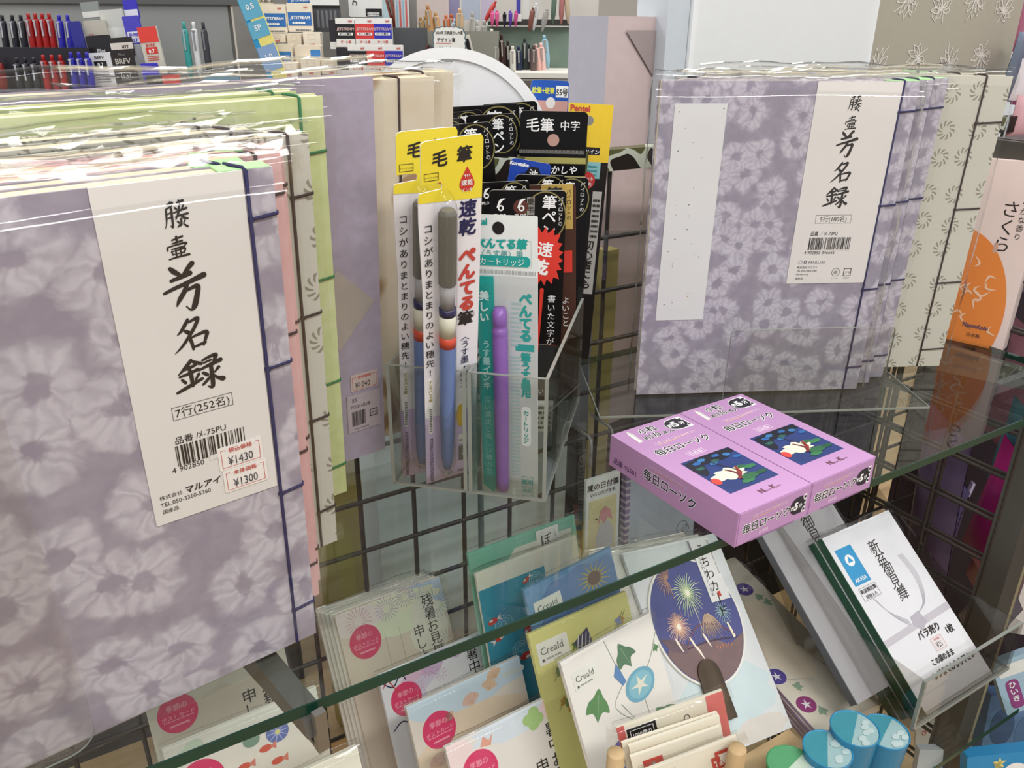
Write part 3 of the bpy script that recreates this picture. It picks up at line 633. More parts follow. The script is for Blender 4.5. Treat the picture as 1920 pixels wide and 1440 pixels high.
# ------------------------------------------------------------------ candle boxes
PINKB = mat('#b78cb8', .42, .03, 20); PINKS = mat('#b67fb4', .45, .03, 20)
def candle_box(x, y, label):
    m = Matrix.Translation(P(x, y, GL+.0004)) @ Matrix.Rotation(.0309, 4, 'Z')
    g = thing('candle_box', m, label, 'candle box', 'candle boxes on the glass shelf')
    W, L, Hh = .0645, .118, .0236
    b = B(); b.box(0, 0, 0, W, L, Hh, PINKB); b.box(-.00004, .0003, .0003, 0, L-.0003, Hh-.0003, PINKB)
    z = Hh+.0001
    def title(b, t, x, y, s, z, **k):
        b.text(t, x, y, s, z, WHITE, .085, **k); b.text(t, x, y, s, z+.00012, mat('#26222c', .5), .018, **k)
    # top print
    b.prism([(.009, .0985), (.0125, .0985), (.0135, .111), (.0115, .1155), (.0098, .111)], z-.0001, z+.0001, mat('#eee9e0', .4)); b.rect(.0118, .0985, .0128, .1135, z+.0002, mat('#c9c2c8', .4))
    title(b, '小粒', .0185, .1075, .0078, z); title(b, '約', .0155, .0990, .0052, z); title(b, '170', .0208, .0988, .0078, z, sx=.82); title(b, '本入', .0322, .0988, .0050, z)
    b.poly(b.ell(.0505, .1065, .0098, .0082, 24), WHITE, z); b.rect(.0505, .0983, .0600, .1147, z, WHITE)
    b.poly(b.ell(.0500, .1065, .0089, .0073, 24), mat('#2c2832', .5), z+.0001); b.rect(.0500, .0992, .0560, .1138, z+.0001, mat('#2c2832', .5))
    b.text('約', .0418, .1040, .0050, z+.0002, WHITE, .03); b.text('5', .0464, .1032, .0098, z+.0002, WHITE, .05); b.text('分', .0523, .1040, .0048, z+.0002, WHITE, .03)
    for k in range(4): b.rect(.0572, .1005+.0032*k, .0592, .1025+.0032*k, z+.0001, mat('#2c2832', .5))
    b.T = Matrix.Translation((0, 0, 0)); b.text('心をつなぐやすらぎの灯かり', .0165, .0905, .0030, z, mat('#f0d6e6', .5), .01); b.stroke([(.018, .0893, .0006), (.034, .0898, .0006), (.048, .0922, .0004)], z, mat('#e5bd92', .5)); b.T = None
    title(b, '毎日ローソク', .0080, .0775, .0084, z, sx=.98)
    b.frame(.0250, .0655, .0400, .0710, .0004, z, mat('#eed4e8', .5)); b.text('日本製', .0325, .0665, .0040, z, mat('#f4e4f0', .5), .01, align='C')
    # lily pond picture
    px0, py0, px1, py1 = .0125, .0185, .0560, .0622; pz = z+.0001
    b.rect(px0, py0, px1, py1, z, mat('#273a72', .35, .3, 70)); D = lambda u, v: (px0+(px1-px0)*u, py0+(py1-py0)*v)
    def blob(cx, cy, rx, ry, col, q, seed=0, n=22, rag=.18):
        rn = random.Random(seed); pts = []
        for k in range(n):
            t = 2*PI*k/n; r = 1+rag*(rn.random()-.5)*2; u, v = cx+rx*r*math.cos(t), cy+ry*r*math.sin(t); u = min(.995, max(.005, u)); v = min(.995, max(.005, v)); pts.append(D(u, v))
        b.poly(pts, mat(col, .4), pz+.0001*q)
    blob(.55, .90, .5, .13, '#191c28', 0, 1); blob(.12, .75, .13, .2, '#191c28', 0, 2)
    for i, (u, v) in enumerate(((.2, .86), (.33, .9), (.5, .78), (.62, .9), (.8, .84), (.14, .72), (.9, .72), (.42, .74))): blob(u, v, .075, .04, ('#2c62a0', '#3b77ad', '#2b5b52')[i % 3], 1, i)
    blob(.40, .40, .33, .14, '#e5dfc6', 1, 9, 26, .25); blob(.18, .36, .13, .06, '#ded8c4', 1, 4); blob(.07, .33, .075, .09, '#d2443c', 1, 5, 18, .03)
    for i, (u, v, r) in enumerate(((.62, .20, .17), (.82, .40, .12), (.85, .2, .11), (.68, .46, .10), (.5, .12, .12))): blob(u, v, r, r*.42, ('#2c6440', '#35754a', '#20523a')[i % 3], 2, 20+i, 20, .06)
    b.stroke([(*D(.40, .78), .0006), (*D(.52, .55), .0006), (*D(.60, .34), .0005)], pz+.0004, mat('#2e2226', .5)); b.stroke([(*D(.42, .22), .0014), (*D(.55, .34), .0030), (*D(.63, .50), .0012)], pz+.00035, mat('#8e2f2c', .5)); b.stroke([(*D(.42, .5), .0010), (*D(.5, .36), .0016), (*D(.45, .2), .0008)], pz+.0004, mat('#6d2630', .5))
    b.text('N', .0290, .0088, .0058, z, mat('#6b3f4e', .5), .05); b.text('ippon', .0332, .0088, .0024, z, mat('#6b3f4e', .5)); b.text('K', .0395, .0088, .0058, z, mat('#6b3f4e', .5), .05); b.text('odo', .0436, .0088, .0024, z, mat('#6b3f4e', .5))
    # left side print
    b.T = Matrix(((0, 0, -1, -.0001), (-1, 0, 0, L), (0, 1, 0, 0), (0, 0, 0, 1)))
    b.text('品番 95501', .0045, .0040, .0052, 0, mat('#4b2a5a', .5), .01); b.text('心をつなぐやすらぎの灯かり', .040, .0175, .0027, 0, mat('#d9b6d6', .5)); b.stroke([(.044, .0166, .0004), (.058, .0170, .0005), (.072, .0180, .0004)], 0, mat('#c08f7a', .5))
    b.text('毎日ローソク', .0355, .0080, .0083, 0, mat('#d9cfe2', .5), .085); b.text('毎日ローソク', .0355, .0080, .0083, .00012, mat('#26222c', .5), .018)
    b.T = None; b.build('carton', g)
    # front end print, on the tuck flap
    b = B(); b.T = Matrix(((1, 0, 0, 0), (0, 0, -1, 0), (0, 1, 0, 0), (0, 0, 0, 1)))
    b.prism([(.0012, .0006), (.0633, .0006), (.0633, .0228), (.055, .0233), (.045, .0228), (.02, .0233), (.0012, .0228)], .0, .0005, PINKB)
    b.text('心をつなぐやすらぎの灯かり', .012, .0172, .0024, .0006, mat('#efd3e3', .5)); b.stroke([(.012, .0165, .0004), (.025, .0165, .0005), (.036, .0180, .0004)], .0006, mat('#d9a77c', .5))
    b.text('毎日ローソク', .0045, .0082, .0071, .0006, WHITE, .085); b.text('毎日ローソク', .0045, .0082, .0071, .0007, mat('#26222c', .5), .018)
    b.poly(b.ell(.0530, .0118, .0066, .0062, 22), mat('#2c2832', .5), .0006); b.rect(.053, .0056, .0575, .0180, .0006, mat('#2c2832', .5)); b.text('約', .0470, .0098, .0034, .0007, WHITE, .02); b.text('5', .0502, .0092, .0072, .0007, WHITE, .05); b.text('分', .0544, .0098, .0034, .0007, WHITE, .02)
    b.rect(.0582, .0055, .0610, .0185, .0006, WHITE)
    for k in range(4): b.rect(.0587, .0065+.003*k, .0605, .0083+.003*k, .0007, mat('#2c2832', .5))
    b.text('日本製', .024, .0032, .0028, .0006, mat('#f0dcec', .5), align='C'); b.rect(.012, .0001, .052, .0012, .0006, mat('#8d6a8c', .6))
    b.build('tuck_flap', g); return g
candle_box(.3224, .2771, 'pink candle box nearer the shelf edge, showing its purple side with an item number')
candle_box(.3877, .2796, 'pink candle box further right, in front of the right stack of guest books')

# ------------------------------------------------------------------ pen holder and its packs
fl = P(.177, .447, GL); ux = Vector((.731, -.682, 0)); uy = Vector((.682, .731, 0))
HM = Matrix((ux, Vector((0, 0, 1)), -uy)).transposed().to_4x4(); HM.translation = fl+Vector((0, 0, .0006))   # local x along front, y up, -z into the depth
g = thing('pen_holder', HM, 'clear acrylic pen holder with two compartments full of brush pens', 'pen holder')
Wf, Hf, Dp, t = .1026, .0865, .165, .0022
b = B(); b.box(0, 0, -t, .0500, Hf, 0, ACRYL); b.box(.0535, 0, -t, Wf, Hf, 0, ACRYL); b.build('front_wall', g)
for i, x in enumerate((0, .0500, .0535, Wf)):
    b = B(); b.box(x-t/2, 0, -Dp, x+t/2, Hf, 0, ACRYL); b.build('divider' if 0 < i < 3 else 'side_wall', g)
b = B(); b.box(0, 0, -Dp, Wf, .002, 0, ACRYL); b.build('base', g)
b = B(); b.box(0, 0, -Dp, Wf, Hf+.01, -Dp+t, ACRYL); b.box(0, 0, -.06, Wf, Hf, -.06+t, ACRYL); b.build('cross_wall', g)
b = B()
for x in (0, .0500, .0535, Wf): b.box(x-t/2-.0001, 0, -.0001, x+t/2+.0001, Hf, .0002, ACRYL_EDGE); b.box(x-t/2, Hf, -Dp, x+t/2, Hf+.0003, 0, ACRYL_EDGE)
b.box(0, Hf, -t, .05, Hf+.0004, 0, ACRYL_EDGE); b.box(.0535, Hf, -t, Wf, Hf+.0004, 0, ACRYL_EDGE); b.box(0, -.0003, -t, Wf, .0012, .0002, ACRYL_EDGE); b.box(Wf-t/2, -.0003, -Dp, Wf+t/2+.0001, .001, 0, ACRYL_EDGE)
b.build('polished_edge', g)
pk = 'pen packs in the acrylic holder'
YEL = mat('#efdb3f', .4, .03); BLK = mat('#1d1a1b', .3, .1)
def yellow_pack(M, w, h, label, seed):
    g = thing('brush_pen_pack', M, label, 'brush pen', pk); k = w/113.0
    U = lambda px: (px-846.5)*k
    vv = h/608.0
    V = lambda py: (893-py)*vv
    b = B()
    step = [(U(872), V(273)), (U(800), V(274)), (-w/2+.0012, V(276)), (-w/2+.0002, V(280)), (-w/2+.0004, V(334)), (U(826), V(334)), (U(829), V(338)), (U(828), V(344)), (-w/2-.0008, V(347)), (-w/2-.0016, V(352))]
    body = [(-w/2, 0), (w/2, 0), (w/2, V(279)), (w/2-.0012, V(273.5))]+step+[(-w/2-.0016, V(390)), (-w/2, V(500))]
    b.prism(body, -.0007, 0, mat('#e9e6ea', .35, .03))
    z = .0002; b.poly([(w/2, V(366)), (w/2, V(279)), (w/2-.0012, V(273.5))]+step+[(-w/2-.0016, V(361))], YEL, z)
    b.rect(-w/2, 0, w/2, V(745), z, mat('#cbb9dc', .4, .05))
    z = .0004
    b.text('毛', U(824), V(309), 29*k, z, INK, .035, .1, 2, 'C'); b.text('筆', U(868), V(307), 29*k, z, INK, .035, .1, 2, 'C')
    b.poly(b.ell(U(874), V(342), 14*k, 13*k, 22), mat('#c93a35', .45), z); b.poly([(U(862), V(335)), (U(886), V(335)), (U(874), V(316))], mat('#c93a35', .45), z)
    b.text('速乾', U(874), V(343), 11*k, z+.0002, WHITE, .02, align='C'); b.text('インキ', U(874), V(353), 8*k, z+.0002, WHITE, .01, align='C', sx=.9); b.text('↑↑↑', U(874), V(332), 8*k, z+.0002, WHITE, .03, align='C', sx=.6)
    b.frame(U(796), V(330), U(822), V(319), .0003, z, INK); b.text('カートリッジ式', U(809), V(326.5), 4.6*k, z, INK, align='C', sx=.75)
    b.text('コシがありまとまりのよい穂先!', U(802), V(393), 18.6*k, z, INK, .005, vertical=True, gap=18*vv/(18.6*k), sx=1.0)
    b.prism(b.rrect(U(797), V(780), U(806), V(665), 4*k), .0001, z, mat('#f4f2ee', .4)); b.text('インクバック式', U(801.5), V(668), 8*k, z+.0002, mat('#9a8a2a', .5), .03, vertical=True, gap=.95); b.lines(U(798.5), V(776), U(804.5), V(725), 14, z+.0002, GREY, seed, .6)
    b.lines(U(799), V(890), U(806), V(790), 26, z, mat('#6a5a80', .5), seed+1, .6)
    b.text('速乾', U(876), V(365), 34*k, z, NAVY, .03, .05, vertical=True, gap=1.02); b.text('ぺんてる', U(876), V(440), 34*k, z, REDP, .06, .1, vertical=True, gap=.98); b.text('筆', U(875), V(550), 33*k, z, INK, .04, vertical=True); b.text('ふで', U(891), V(552), 8*k, z, INK, vertical=True)
    b.text('〈うす墨・中字〉', U(875), V(590), 19*k, z, NAVY, .005, vertical=True, gap=.95)
    b.prism(b.ell(U(868), V(758), 9*k, 30*k, 16), 0, z, mat('#d8b545', .5)); b.rect(U(864), V(820), U(884), V(800), z, WHITE); b.text('顔 料', U(874), V(816), 8*k, z+.0001, INK, align='C'); b.rect(U(864), V(860), U(884), V(826), z, GREY); b.text('インキ', U(874), V(828), 9*k, z+.0001, WHITE, vertical=True); b.text('Pentel', U(862), V(886), 9*k, z, NAVY, .03)
    b.build('backing_card', g)
    # the brush pen in the blister
    r = 16.5*k; cx = U(832); zc = r*.95; V = lambda py: (911-py)*vv
    b = B(); n = 30
    cap = []
    prof = [(0, V(386)), (r*.75, V(388)), (r*.97, V(394)), (r, V(404)), (r, V(506)), (r*.9, V(507))]
    vs = []
    for q, (rr, y) in enumerate(prof):
        for j in range(2*n):
            t = PI*j/n; r2 = rr*(1 if j % 2 else .90) if q > 1 else rr*.97; vs.append((cx+r2*math.cos(t), y, zc+r2*math.sin(t)))
    b.add(vs, [(i*2*n+j, (i+1)*2*n+j, (i+1)*2*n+(j+1) % (2*n), i*2*n+(j+1) % (2*n)) for i in range(len(prof)-1) for j in range(2*n)], mat('#75736c', .3, .1), False)
    pn = b.build('cap', g); pn['label'] = 'ribbed grey pen cap'
    def cyl(name, y0, y1, r0, r1, m, lab=None):
        b = B(); b.lathe([(0, V(y0)), (r0, V(y0)), (r1, V(y1)), (0, V(y1))], m, 24, 'y', cx, 0, zc); o = b.build(name, g)
        if lab: o['label'] = lab
        return o
    cyl('neck', 506, 548, r*.8, r*.82, mat('#a5a3a6', .25, .1)); cyl('ring', 548, 560, r*.98, r*.98, mat('#2c2a52', .3))
    cyl('pen_label', 560, 598, r*.97, r*.97, mat('#d9d6c4', .4, .1)); cyl('ring', 598, 617, r, r, mat('#d4503a', .35), 'red ring')
    b = B(); b.lathe([(r*.97, V(617)), (r*.93, V(720)), (r*.86, V(800)), (r*.74, V(850)), (r*.5, V(874)), (0, V(880))], mat('#6d86c0', .3, .05), 24, 'y', cx, 0, zc); b.build('barrel', g)['label'] = 'blue barrel'
    b = B(); R2 = r*1.22
    prof = [(0, V(362)), (R2*.5, V(366)), (R2*.9, V(380)), (R2, V(398)), (R2, V(860)), (R2*.7, V(884)), (0, V(888))]; n = 14; vs = []
    for rr, y in prof:
        for j in range(n+1): t = PI*j/n; vs.append((cx+rr*math.cos(t), y, .0006+rr*1.75*math.sin(t)))
    b.add(vs, [(i*(n+1)+j, (i+1)*(n+1)+j, (i+1)*(n+1)+j+1, i*(n+1)+j+1) for i in range(len(prof)-1) for j in range(n)], FILM, True); b.build('blister', g)
    return g
def fitpose(t, yaw, lean, roll, s): return pose(t[0]*s, t[1]*s, t[2]*s, yaw, lean, roll)
s1 = .565/.50; yellow_pack(fitpose((.1922, .3912, -.2543), -3.0, -12.3, 3.8, s1), .032*s1, .208*s1, 'yellow and white brush pen pack in front, its blue pen fully visible', 1)
s0 = .590/.52; yellow_pack(fitpose((.1869, .4161, -.2618), -6.0, -11.8, 1.9, s0), .032*s0, .216*s0, 'yellow and white brush pen pack half hidden behind the other yellow one', 5)

TEAL = mat('#1f9d96', .4, .05)
def teal_pack(M, w, h):
    g = thing('cartridge_pack', M, 'clear pack of teal lettering with a purple ink cartridge in the right compartment', 'ink cartridge', pk)
    k = w/112.0; U = lambda px: (px-953)*k; V = lambda py: (932-py)*h/512.0; z = .0003
    b = B(); b.prism(b.rrect(-w/2, 0, w/2, h, .001), -.0006, 0, mat('#dfe3e2', .35, .03))
    b.rect(-w/2+.0003, .0005, w/2-.0003, V(520), z*.5, mat('#c4c8c8', .35, .06, 60)); b.poly(b.ell(U(939), V(441), 11*k, 11*k, 20), BLK, z); b.text('Pentel', U(885), V(436), 15*k, z, TEAL, .05, sx=.9)
    b.text('ぺんてる筆', U(942), V(473), 19*k, z, TEAL, .06, .15, align='C'); b.text('〈うす墨〉用', U(945), V(488), 14*k, z, mat('#4a9a98', .5), .005, align='C')
    b.prism(b.rrect(U(895), V(504), U(996), V(486), 8*k), 0, z, TEAL); b.text('カートリッジ', U(945), V(501), 14*k, z+.0002, WHITE, 0, align='C')
    b.frame(U(900), V(504), U(998), V(460), .0002, z, mat('#a7bcbb', .5))
    for q in range(42): b.rect(U(898)+q*2.6*k, V(517), U(899)+q*2.6*k, V(510), z, mat('#8e9090', .5))
    b.text('ぺんてる', U(987), V(545), 24*k, z, TEAL, .06, vertical=True, gap=.94); b.rect(U(968), V(648), U(1003), V(636), z, TEAL); b.text('筆うす墨用', U(987), V(650), 19*k, z, TEAL, .05, vertical=True, gap=.9)
    b.prism(b.rrect(U(978), V(825), U(996), V(750), 7*k), 0, z, mat('#eef2f1', .4)); b.text('カートリッジ', U(987), V(756), 12*k, z+.0002, TEAL, .02, vertical=True, gap=.92)
    b.lines(U(958), V(885), U(976), V(655), 34, z, mat('#a9c3c2', .5), 4, .55); b.lines(U(960), V(640), U(980), V(560), 10, z, mat('#a9c3c2', .5), 6, .55)
    for y0 in (885, 908): b.frame(U(978), V(y0+20), U(1000), V(y0), .0003, z, TEAL)
    b.text('紙用', U(989), V(900), 11*k, z, TEAL, .03, align='C'); b.text('染料', U(989), V(917), 9*k, z, TEAL, .02, align='C'); b.text('インキ', U(989), V(927), 7*k, z, TEAL, .02, align='C')
    b.build('pack_card', g)
    b = B(); b.prism([(U(896), V(522)), (U(929), V(521)), (U(931), V(700)), (U(932), V(905)), (U(922), V(922)), (U(902), V(908)), (U(899), V(640))], .0006, .0020, TEAL)
    b.text('美しい', U(912), V(545), 19*k, .0022, mat('#d8efec', .5), .04, vertical=True, gap=1.05); b.text('うす墨インキ', U(914), V(632), 16*k, .0022, mat('#a9dbd6', .5), .03, vertical=True, gap=1.0)
    b.text('深い濃淡と美しい穂の効', U(914), V(735), 14*k, .0022, mat('#8fcac6', .5), .0, vertical=True, gap=1.05); b.build('inner_sleeve', g)['label'] = 'teal inner sleeve'
    b = B(); r = 14*k; cx = U(944); zc = r+.0008; V2 = V
    b.lathe([(0, V(570)), (r*.8, V(570)), (r*.8, V(576)), (r*.92, V(577)), (r*.95, V(600)), (r*.88, V(601)), (r*.9, V(607)), (r, V(608)), (r, V(616)), (r*.95, V(618)), (r, V(622)), (r*.97, V(760)), (r*.86, V(900)), (r*.8, V(909)), (0, V(910))], mat('#8a5fae', .3, .05), 24, 'y', cx, 0, zc)
    b.build('cartridge', g)['label'] = 'purple ink cartridge'
    b = B(); n = []
    for i in range(8):
        for j in range(14):
            n.append((-w/2+w*i/7, h*.78*j/13, .0022+2.0*r*math.sin(PI*i/7)**.6*(1 if j < 12 else (13-j)/2)+.0005*math.sin(i*2+j*1.7)))
    b.add(n, [(i*14+j, (i+1)*14+j, (i+1)*14+j+1, i*14+j+1) for i in range(7) for j in range(13)], FILM, True); b.build('plastic_bag', g)
s2 = .560/.50
teal_pack(fitpose((.2208, .3680, -.2660), -48, 3, 2, s2) , .0355*s2, .172*s2)

def black_card(M, w, h, label, kind='pilot', seed=1, extra=None, col='#0e0c0d'):
    g = thing('brush_pen_pack', M, label, 'brush pen', pk); k = w/112.0; z = .0002
    b = B(); b.prism(b.rrect(-w/2, 0, w/2, h, .0035), -.0007, 0, mat(col, .3, .12, 90, 0, .2), mat('#d9d4c8', .6))
    T_ = h
    if kind == 'pilot':
        b.ring(w/2-33*k, T_-44*k, 36*k, 42*k, 2.2*k, z, mat('#8d8452', .35, .1, 60, .3), 40)
        b.text('筆ペン', w/2-40*k, T_-8*k, 27*k, z, WHITE, .015, vertical=True, gap=.96); b.text('パイロットの', w/2-11*k, T_-9*k, 10*k, z, WHITE, 0, vertical=True, gap=1.0)
        b.stroke([(-w/2+28*k, T_-12*k, .2*k), (-w/2+20*k, T_-16*k, 5*k), (-w/2+15*k, T_-26*k, 2*k)], z, WHITE); b.ring(-w/2+20*k, T_-28*k, 6*k, 6*k, 3*k, z, WHITE, 16); b.text('PILOT', -w/2+9*k, T_-46*k, 8*k, z, WHITE, .02)
    elif kind == 'kei':
        b.ring(w/2-30*k, T_-38*k, 31*k, 37*k, 2*k, z, mat('#8d8452', .35, .1, 60, .3), 40)
        b.text('筆ペン', w/2-25*k, T_-6*k, 22*k, z, WHITE, .015, .08, vertical=True, gap=.96); b.text('パイロットの', w/2-8*k, T_-9*k, 7.5*k, z, WHITE, 0, vertical=True, gap=.95)
        b.rect(w/2-57*k, T_-50*k, w/2-46*k, T_-10*k, z, mat('#8e8a84', .4)); b.text('慶弔用', w/2-51.5*k, T_-11*k, 10.5*k, z+.0001, INK, .01, vertical=True, gap=1.12)
        for xx, c in ((14, WHITE), (44, mat('#b05a4a', .4))):
            b.stroke([(-w/2+(xx+10)*k, T_-12*k, .2*k), (-w/2+(xx+3)*k, T_-15*k, 4*k), (-w/2+(xx-2)*k, T_-25*k, 2*k)], z+.0002, WHITE); b.ring(-w/2+(xx+3)*k, T_-26*k, 4.5*k, 4.5*k, 2.2*k, z+.0002, WHITE, 16); b.text('PILOT', -w/2+(xx-7)*k, T_-39*k, 6.5*k, z+.0002, WHITE, .02)
        b.poly(b.ell(-w/2+46*k, T_-24*k, 11*k, 11*k, 20), mat('#5a2f28', .4), z)
        b.text('しゅんぴつ', -w/2+22*k, T_-47*k, 5.5*k, z, WHITE); b.text('瞬 筆', -w/2+14*k, T_-70*k, 24*k, z, WHITE, .02, .1)
    if extra: extra(b, w, h, k, z)
    b.build('backing_card', g); return g
def ex_kei(b, w, h, k, z):
    T_ = h; red = mat('#d8382c', .4)
    cx, cy = w/2-34*k, T_-98*k; pts = []
    for q in range(40): t = 2*PI*q/40; r = (38 if q % 2 else 30)*k; c = max(abs(math.cos(t)), abs(math.sin(t))*.85); pts.append((cx+r*.86*math.cos(t)/c**.5, cy+r*1.1*math.sin(t)/c**.5))
    b.poly(pts, red, z+.0001); b.text('速', cx+4*k, cy+2*k, 24*k, z+.0003, WHITE, .02, .0, -8, 'C'); b.text('乾', cx-2*k, cy-25*k, 24*k, z+.0003, WHITE, .05, .0, -8, 'C')
    b.text('すぐ乾く。', cx-24*k, T_-150*k, 36*k, z, WHITE, .02, .05, vertical=True, gap=.95); b.stroke([(cx+2*k, T_-150*k, 6*k), (cx, T_-200*k, 4*k), (cx-4*k, T_-300*k, .5*k)], z+.0001, red)
    b.text('書いた文字が', cx+17*k, T_-158*k, 13*k, z, WHITE, .0, .05, vertical=True, gap=1.08)
    b.rect(-w/2+20*k, T_-330*k, w/2, T_-298*k, z, mat('#57534f', .4)); b.text('紙が', cx-20*k, T_-310*k, 10*k, z+.0001, WHITE); b.text('にくい', cx-20*k, T_-325*k, 10*k, z+.0001, WHITE)
    b.rect(-w/2+20*k, T_-395*k, w/2-8*k, T_-338*k, z, WHITE); b.lines(-w/2+24*k, T_-390*k, w/2-12*k, T_-344*k, 5, z+.0001, INK, 3)
HY = -38
cards = [
 ('pilot', (809, 237), (921, 228), .612, 'black brush pen card of the front row, right behind the yellow packs'),
 ('pilot', (769, 231), (871, 221), .628, 'black brush pen card of the front row, leftmost in the holder'),
 ('pilot', (873, 217), (966, 212), .640, 'black brush pen card of the middle row, showing its whole brush pen lettering'),
 ('pilot', (812, 215), (903, 205), .652, 'black brush pen card of the middle row, left of the one with whole lettering'),
 ('pilot', (838, 201), (973, 194), .664, 'black brush pen card of the back row, wide one with a pale edge'),
 ('pilot', (902, 196), (1007, 189), .676, 'black brush pen card of the back row, rearmost, beside the bag with the punched hole'),
 ('pilot', (893, 343), (992, 338), .598, 'black brush pen card half hidden behind the teal pack, left of the red starburst'),
 ('pilot', (1000, 331), (1104, 333), .628, 'black brush pen card furthest right, below the bag with the punched hole'),
 ('pilot', (966, 327), (1062, 329), .615, 'black brush pen card below the blue card, behind the brown and gold one'),
]
for kind, tl, tr, D, lab in cards:
    m, wd, hh = hang(tl, tr, D, -30, 1.5); black_card(m, wd, hh, lab, kind)
m, wd, hh = hang((917, 356), (1063, 357), .586, -30, -1.5); black_card(m, wd, hh, 'black brush pen card with a red quick-dry starburst behind the teal pack', 'kei', 2, ex_kei)
def ex_gold(b, w, h, k, z):
    b.rect(w*.02, h-70*k, w/2-5*k, h, z, mat('#c8a95a', .3, .1, 60, .3)); b.text('筆', w*.20, h-26*k, 26*k, z+.0002, INK, .03, align='C'); b.text('パイロットの', w/2-11*k, h-8*k, 8*k, z+.0002, INK, vertical=True)
    b.rect(w/2-34*k, h-140*k, w/2-6*k, h-104*k, z, mat('#d8382c', .4)); b.text('よいこと く', w/2-17*k, h-180*k, 13*k, z, WHITE, vertical=True)
m, wd, hh = hang((943, 349), (1080, 344), .600, -30, 0); black_card(m, wd, hh, 'brown edged brush pen card with a gold corner behind the quick-dry one', 'plain', 3, ex_gold, '#4a2f25')
def ex_mo(b, w, h, k, z):
    b.text('毛筆', -w/2+9*k, h-31*k, 24*k, z, WHITE, .01); b.text('中字', -w/2+66*k, h-29*k, 17*k, z, WHITE, .005); b.poly(b.ell(-w/2+56*k, h-46*k, 10*k, 10*k, 20), mat('#b58f82', .5), z)
    for q in range(50): b.rect(-w/2+q*2.2*k, h-68*k, -w/2+(q*2.2+.8)*k, h-62*k, z, mat('#a7a39c', .5))
    for y0, y1 in ((84, 74), (112, 104)): b.rect(-w/2, h-y0*k, w/2, h-y1*k, z, mat('#b3ab62', .35, .1, 60, .3))
    b.text('あかしや', -w/2+38*k, h-100*k, 15*k, z, WHITE, .02, .15)
m, wd, hh = hang((976, 207), (1103, 210), .640, -32, 2); black_card(m, wd, hh, 'black bag with a punched hole and white brush lettering at the top right', 'plain', 4, ex_mo)
def ex_blue(b, w, h, k, z):
    b.text('Kuretake', -w/2-2*k, h-18*k, 14*k, z, WHITE, .04); b.poly([(w/2-46*k+22*k*math.cos(R_(60*q)), h-34*k+22*k*math.sin(R_(60*q))) for q in range(6)], BLK, z+.0001); b.text('油', w/2-46*k, h-44*k, 26*k, z+.0002, WHITE, .02, align='C'); b.poly(b.ell(-w/2+40*k, h-42*k, 10*k, 9*k, 16), mat('#223270', .4), z)
m, wd, hh = hang((959, 295), (1035, 308), .624, -30, 1); black_card(m, wd, hh, 'blue brush pen card peeping out below the bag with the punched hole', 'plain', 5, ex_blue, '#2747a6')
def ex_55(b, w, h, k, z):
    b.rect(-w/2+2*k, h-110*k, w/2-2*k, h-56*k, z, mat('#c99a90', .5)); b.text('軟筆+硬筆', -w/2+4*k, h-36*k, 20*k, z, mat('#e2e254', .5), .02, sx=.72)
    b.rect(w/2-38*k, h-46*k, w/2-2*k, h-14*k, z, WHITE); b.text('55号', w/2-20*k, h-40*k, 23*k, z+.0001, INK, .02, align='C', sx=.75); b.poly(b.ell(-w/2+60*k, h-62*k, 14*k, 16*k, 18), mat('#e3dcd8', .5), z+.0001)
m, wd, hh = hang((996, 149), (1068, 152), .690, -30, 2); black_card(m, wd, hh, 'blue and pink card with a hanging hole, rearmost at the top of the holder', 'plain', 6, ex_55, '#2b58b0')
def ex_twin(b, w, h, k, z):
    kk = w/84
    b.rect(-w/2, h-105*kk, w/2, h, z, mat('#efcb35', .35)); b.text('Pentel', -w/2+3*kk, h-14*kk, 15*kk, z+.0001, REDP, .05); b.poly(b.ell(-w/2+40*kk, h-30*kk, 9*kk, 9*kk, 16), mat('#8b8a84', .5), z+.0001)
    b.prism(b.rrect(w/2-48*kk, h-92*kk, w/2-18*kk, h-78*kk, 2*kk), 0, z+.0001, BLK); b.text('ツイン', w/2-33*kk, h-90*kk, 10*kk, z+.0003, WHITE, .02, align='C')
    b.rect(-w/2, h-136*kk, w/2-14*kk, h-105*kk, z, mat('#8ec5c8', .4)); b.lines(-w/2+28*kk, h-132*kk, w/2-20*kk, h-108*kk, 3, z+.0001, mat('#3b8a94', .5)); b.poly(b.ell(w/2-40*kk, h-140*kk, 18*kk, 17*kk, 20), mat('#cf3b38', .4), z+.0002); b.text('スリット', w/2-40*kk, h-140*kk, 9*kk, z+.0003, WHITE, .02, align='C', sx=.8); b.text('ペン先', w/2-40*kk, h-150*kk, 8*kk, z+.0003, WHITE, .02, align='C')
    b.rect(w/2-24*kk, h-365*kk, w/2-6*kk, h-160*kk, z, mat('#e2dfd8', .4)); b.text('初心者にも', w/2-22*kk, h-255*kk, 20*kk, z+.0002, INK, .04, vertical=True); b.lines(w/2-22*kk, h-250*kk, w/2-8*kk, h-170*kk, 8, z+.0001, INK, 5)
m, wd, hh = hang((1067, 192), (1151, 197), .668, -30, 2); black_card(m, wd, hh, 'yellow topped twin pen bag with a red dot at the right end of the holder', 'plain', 7, ex_twin, '#26211f')

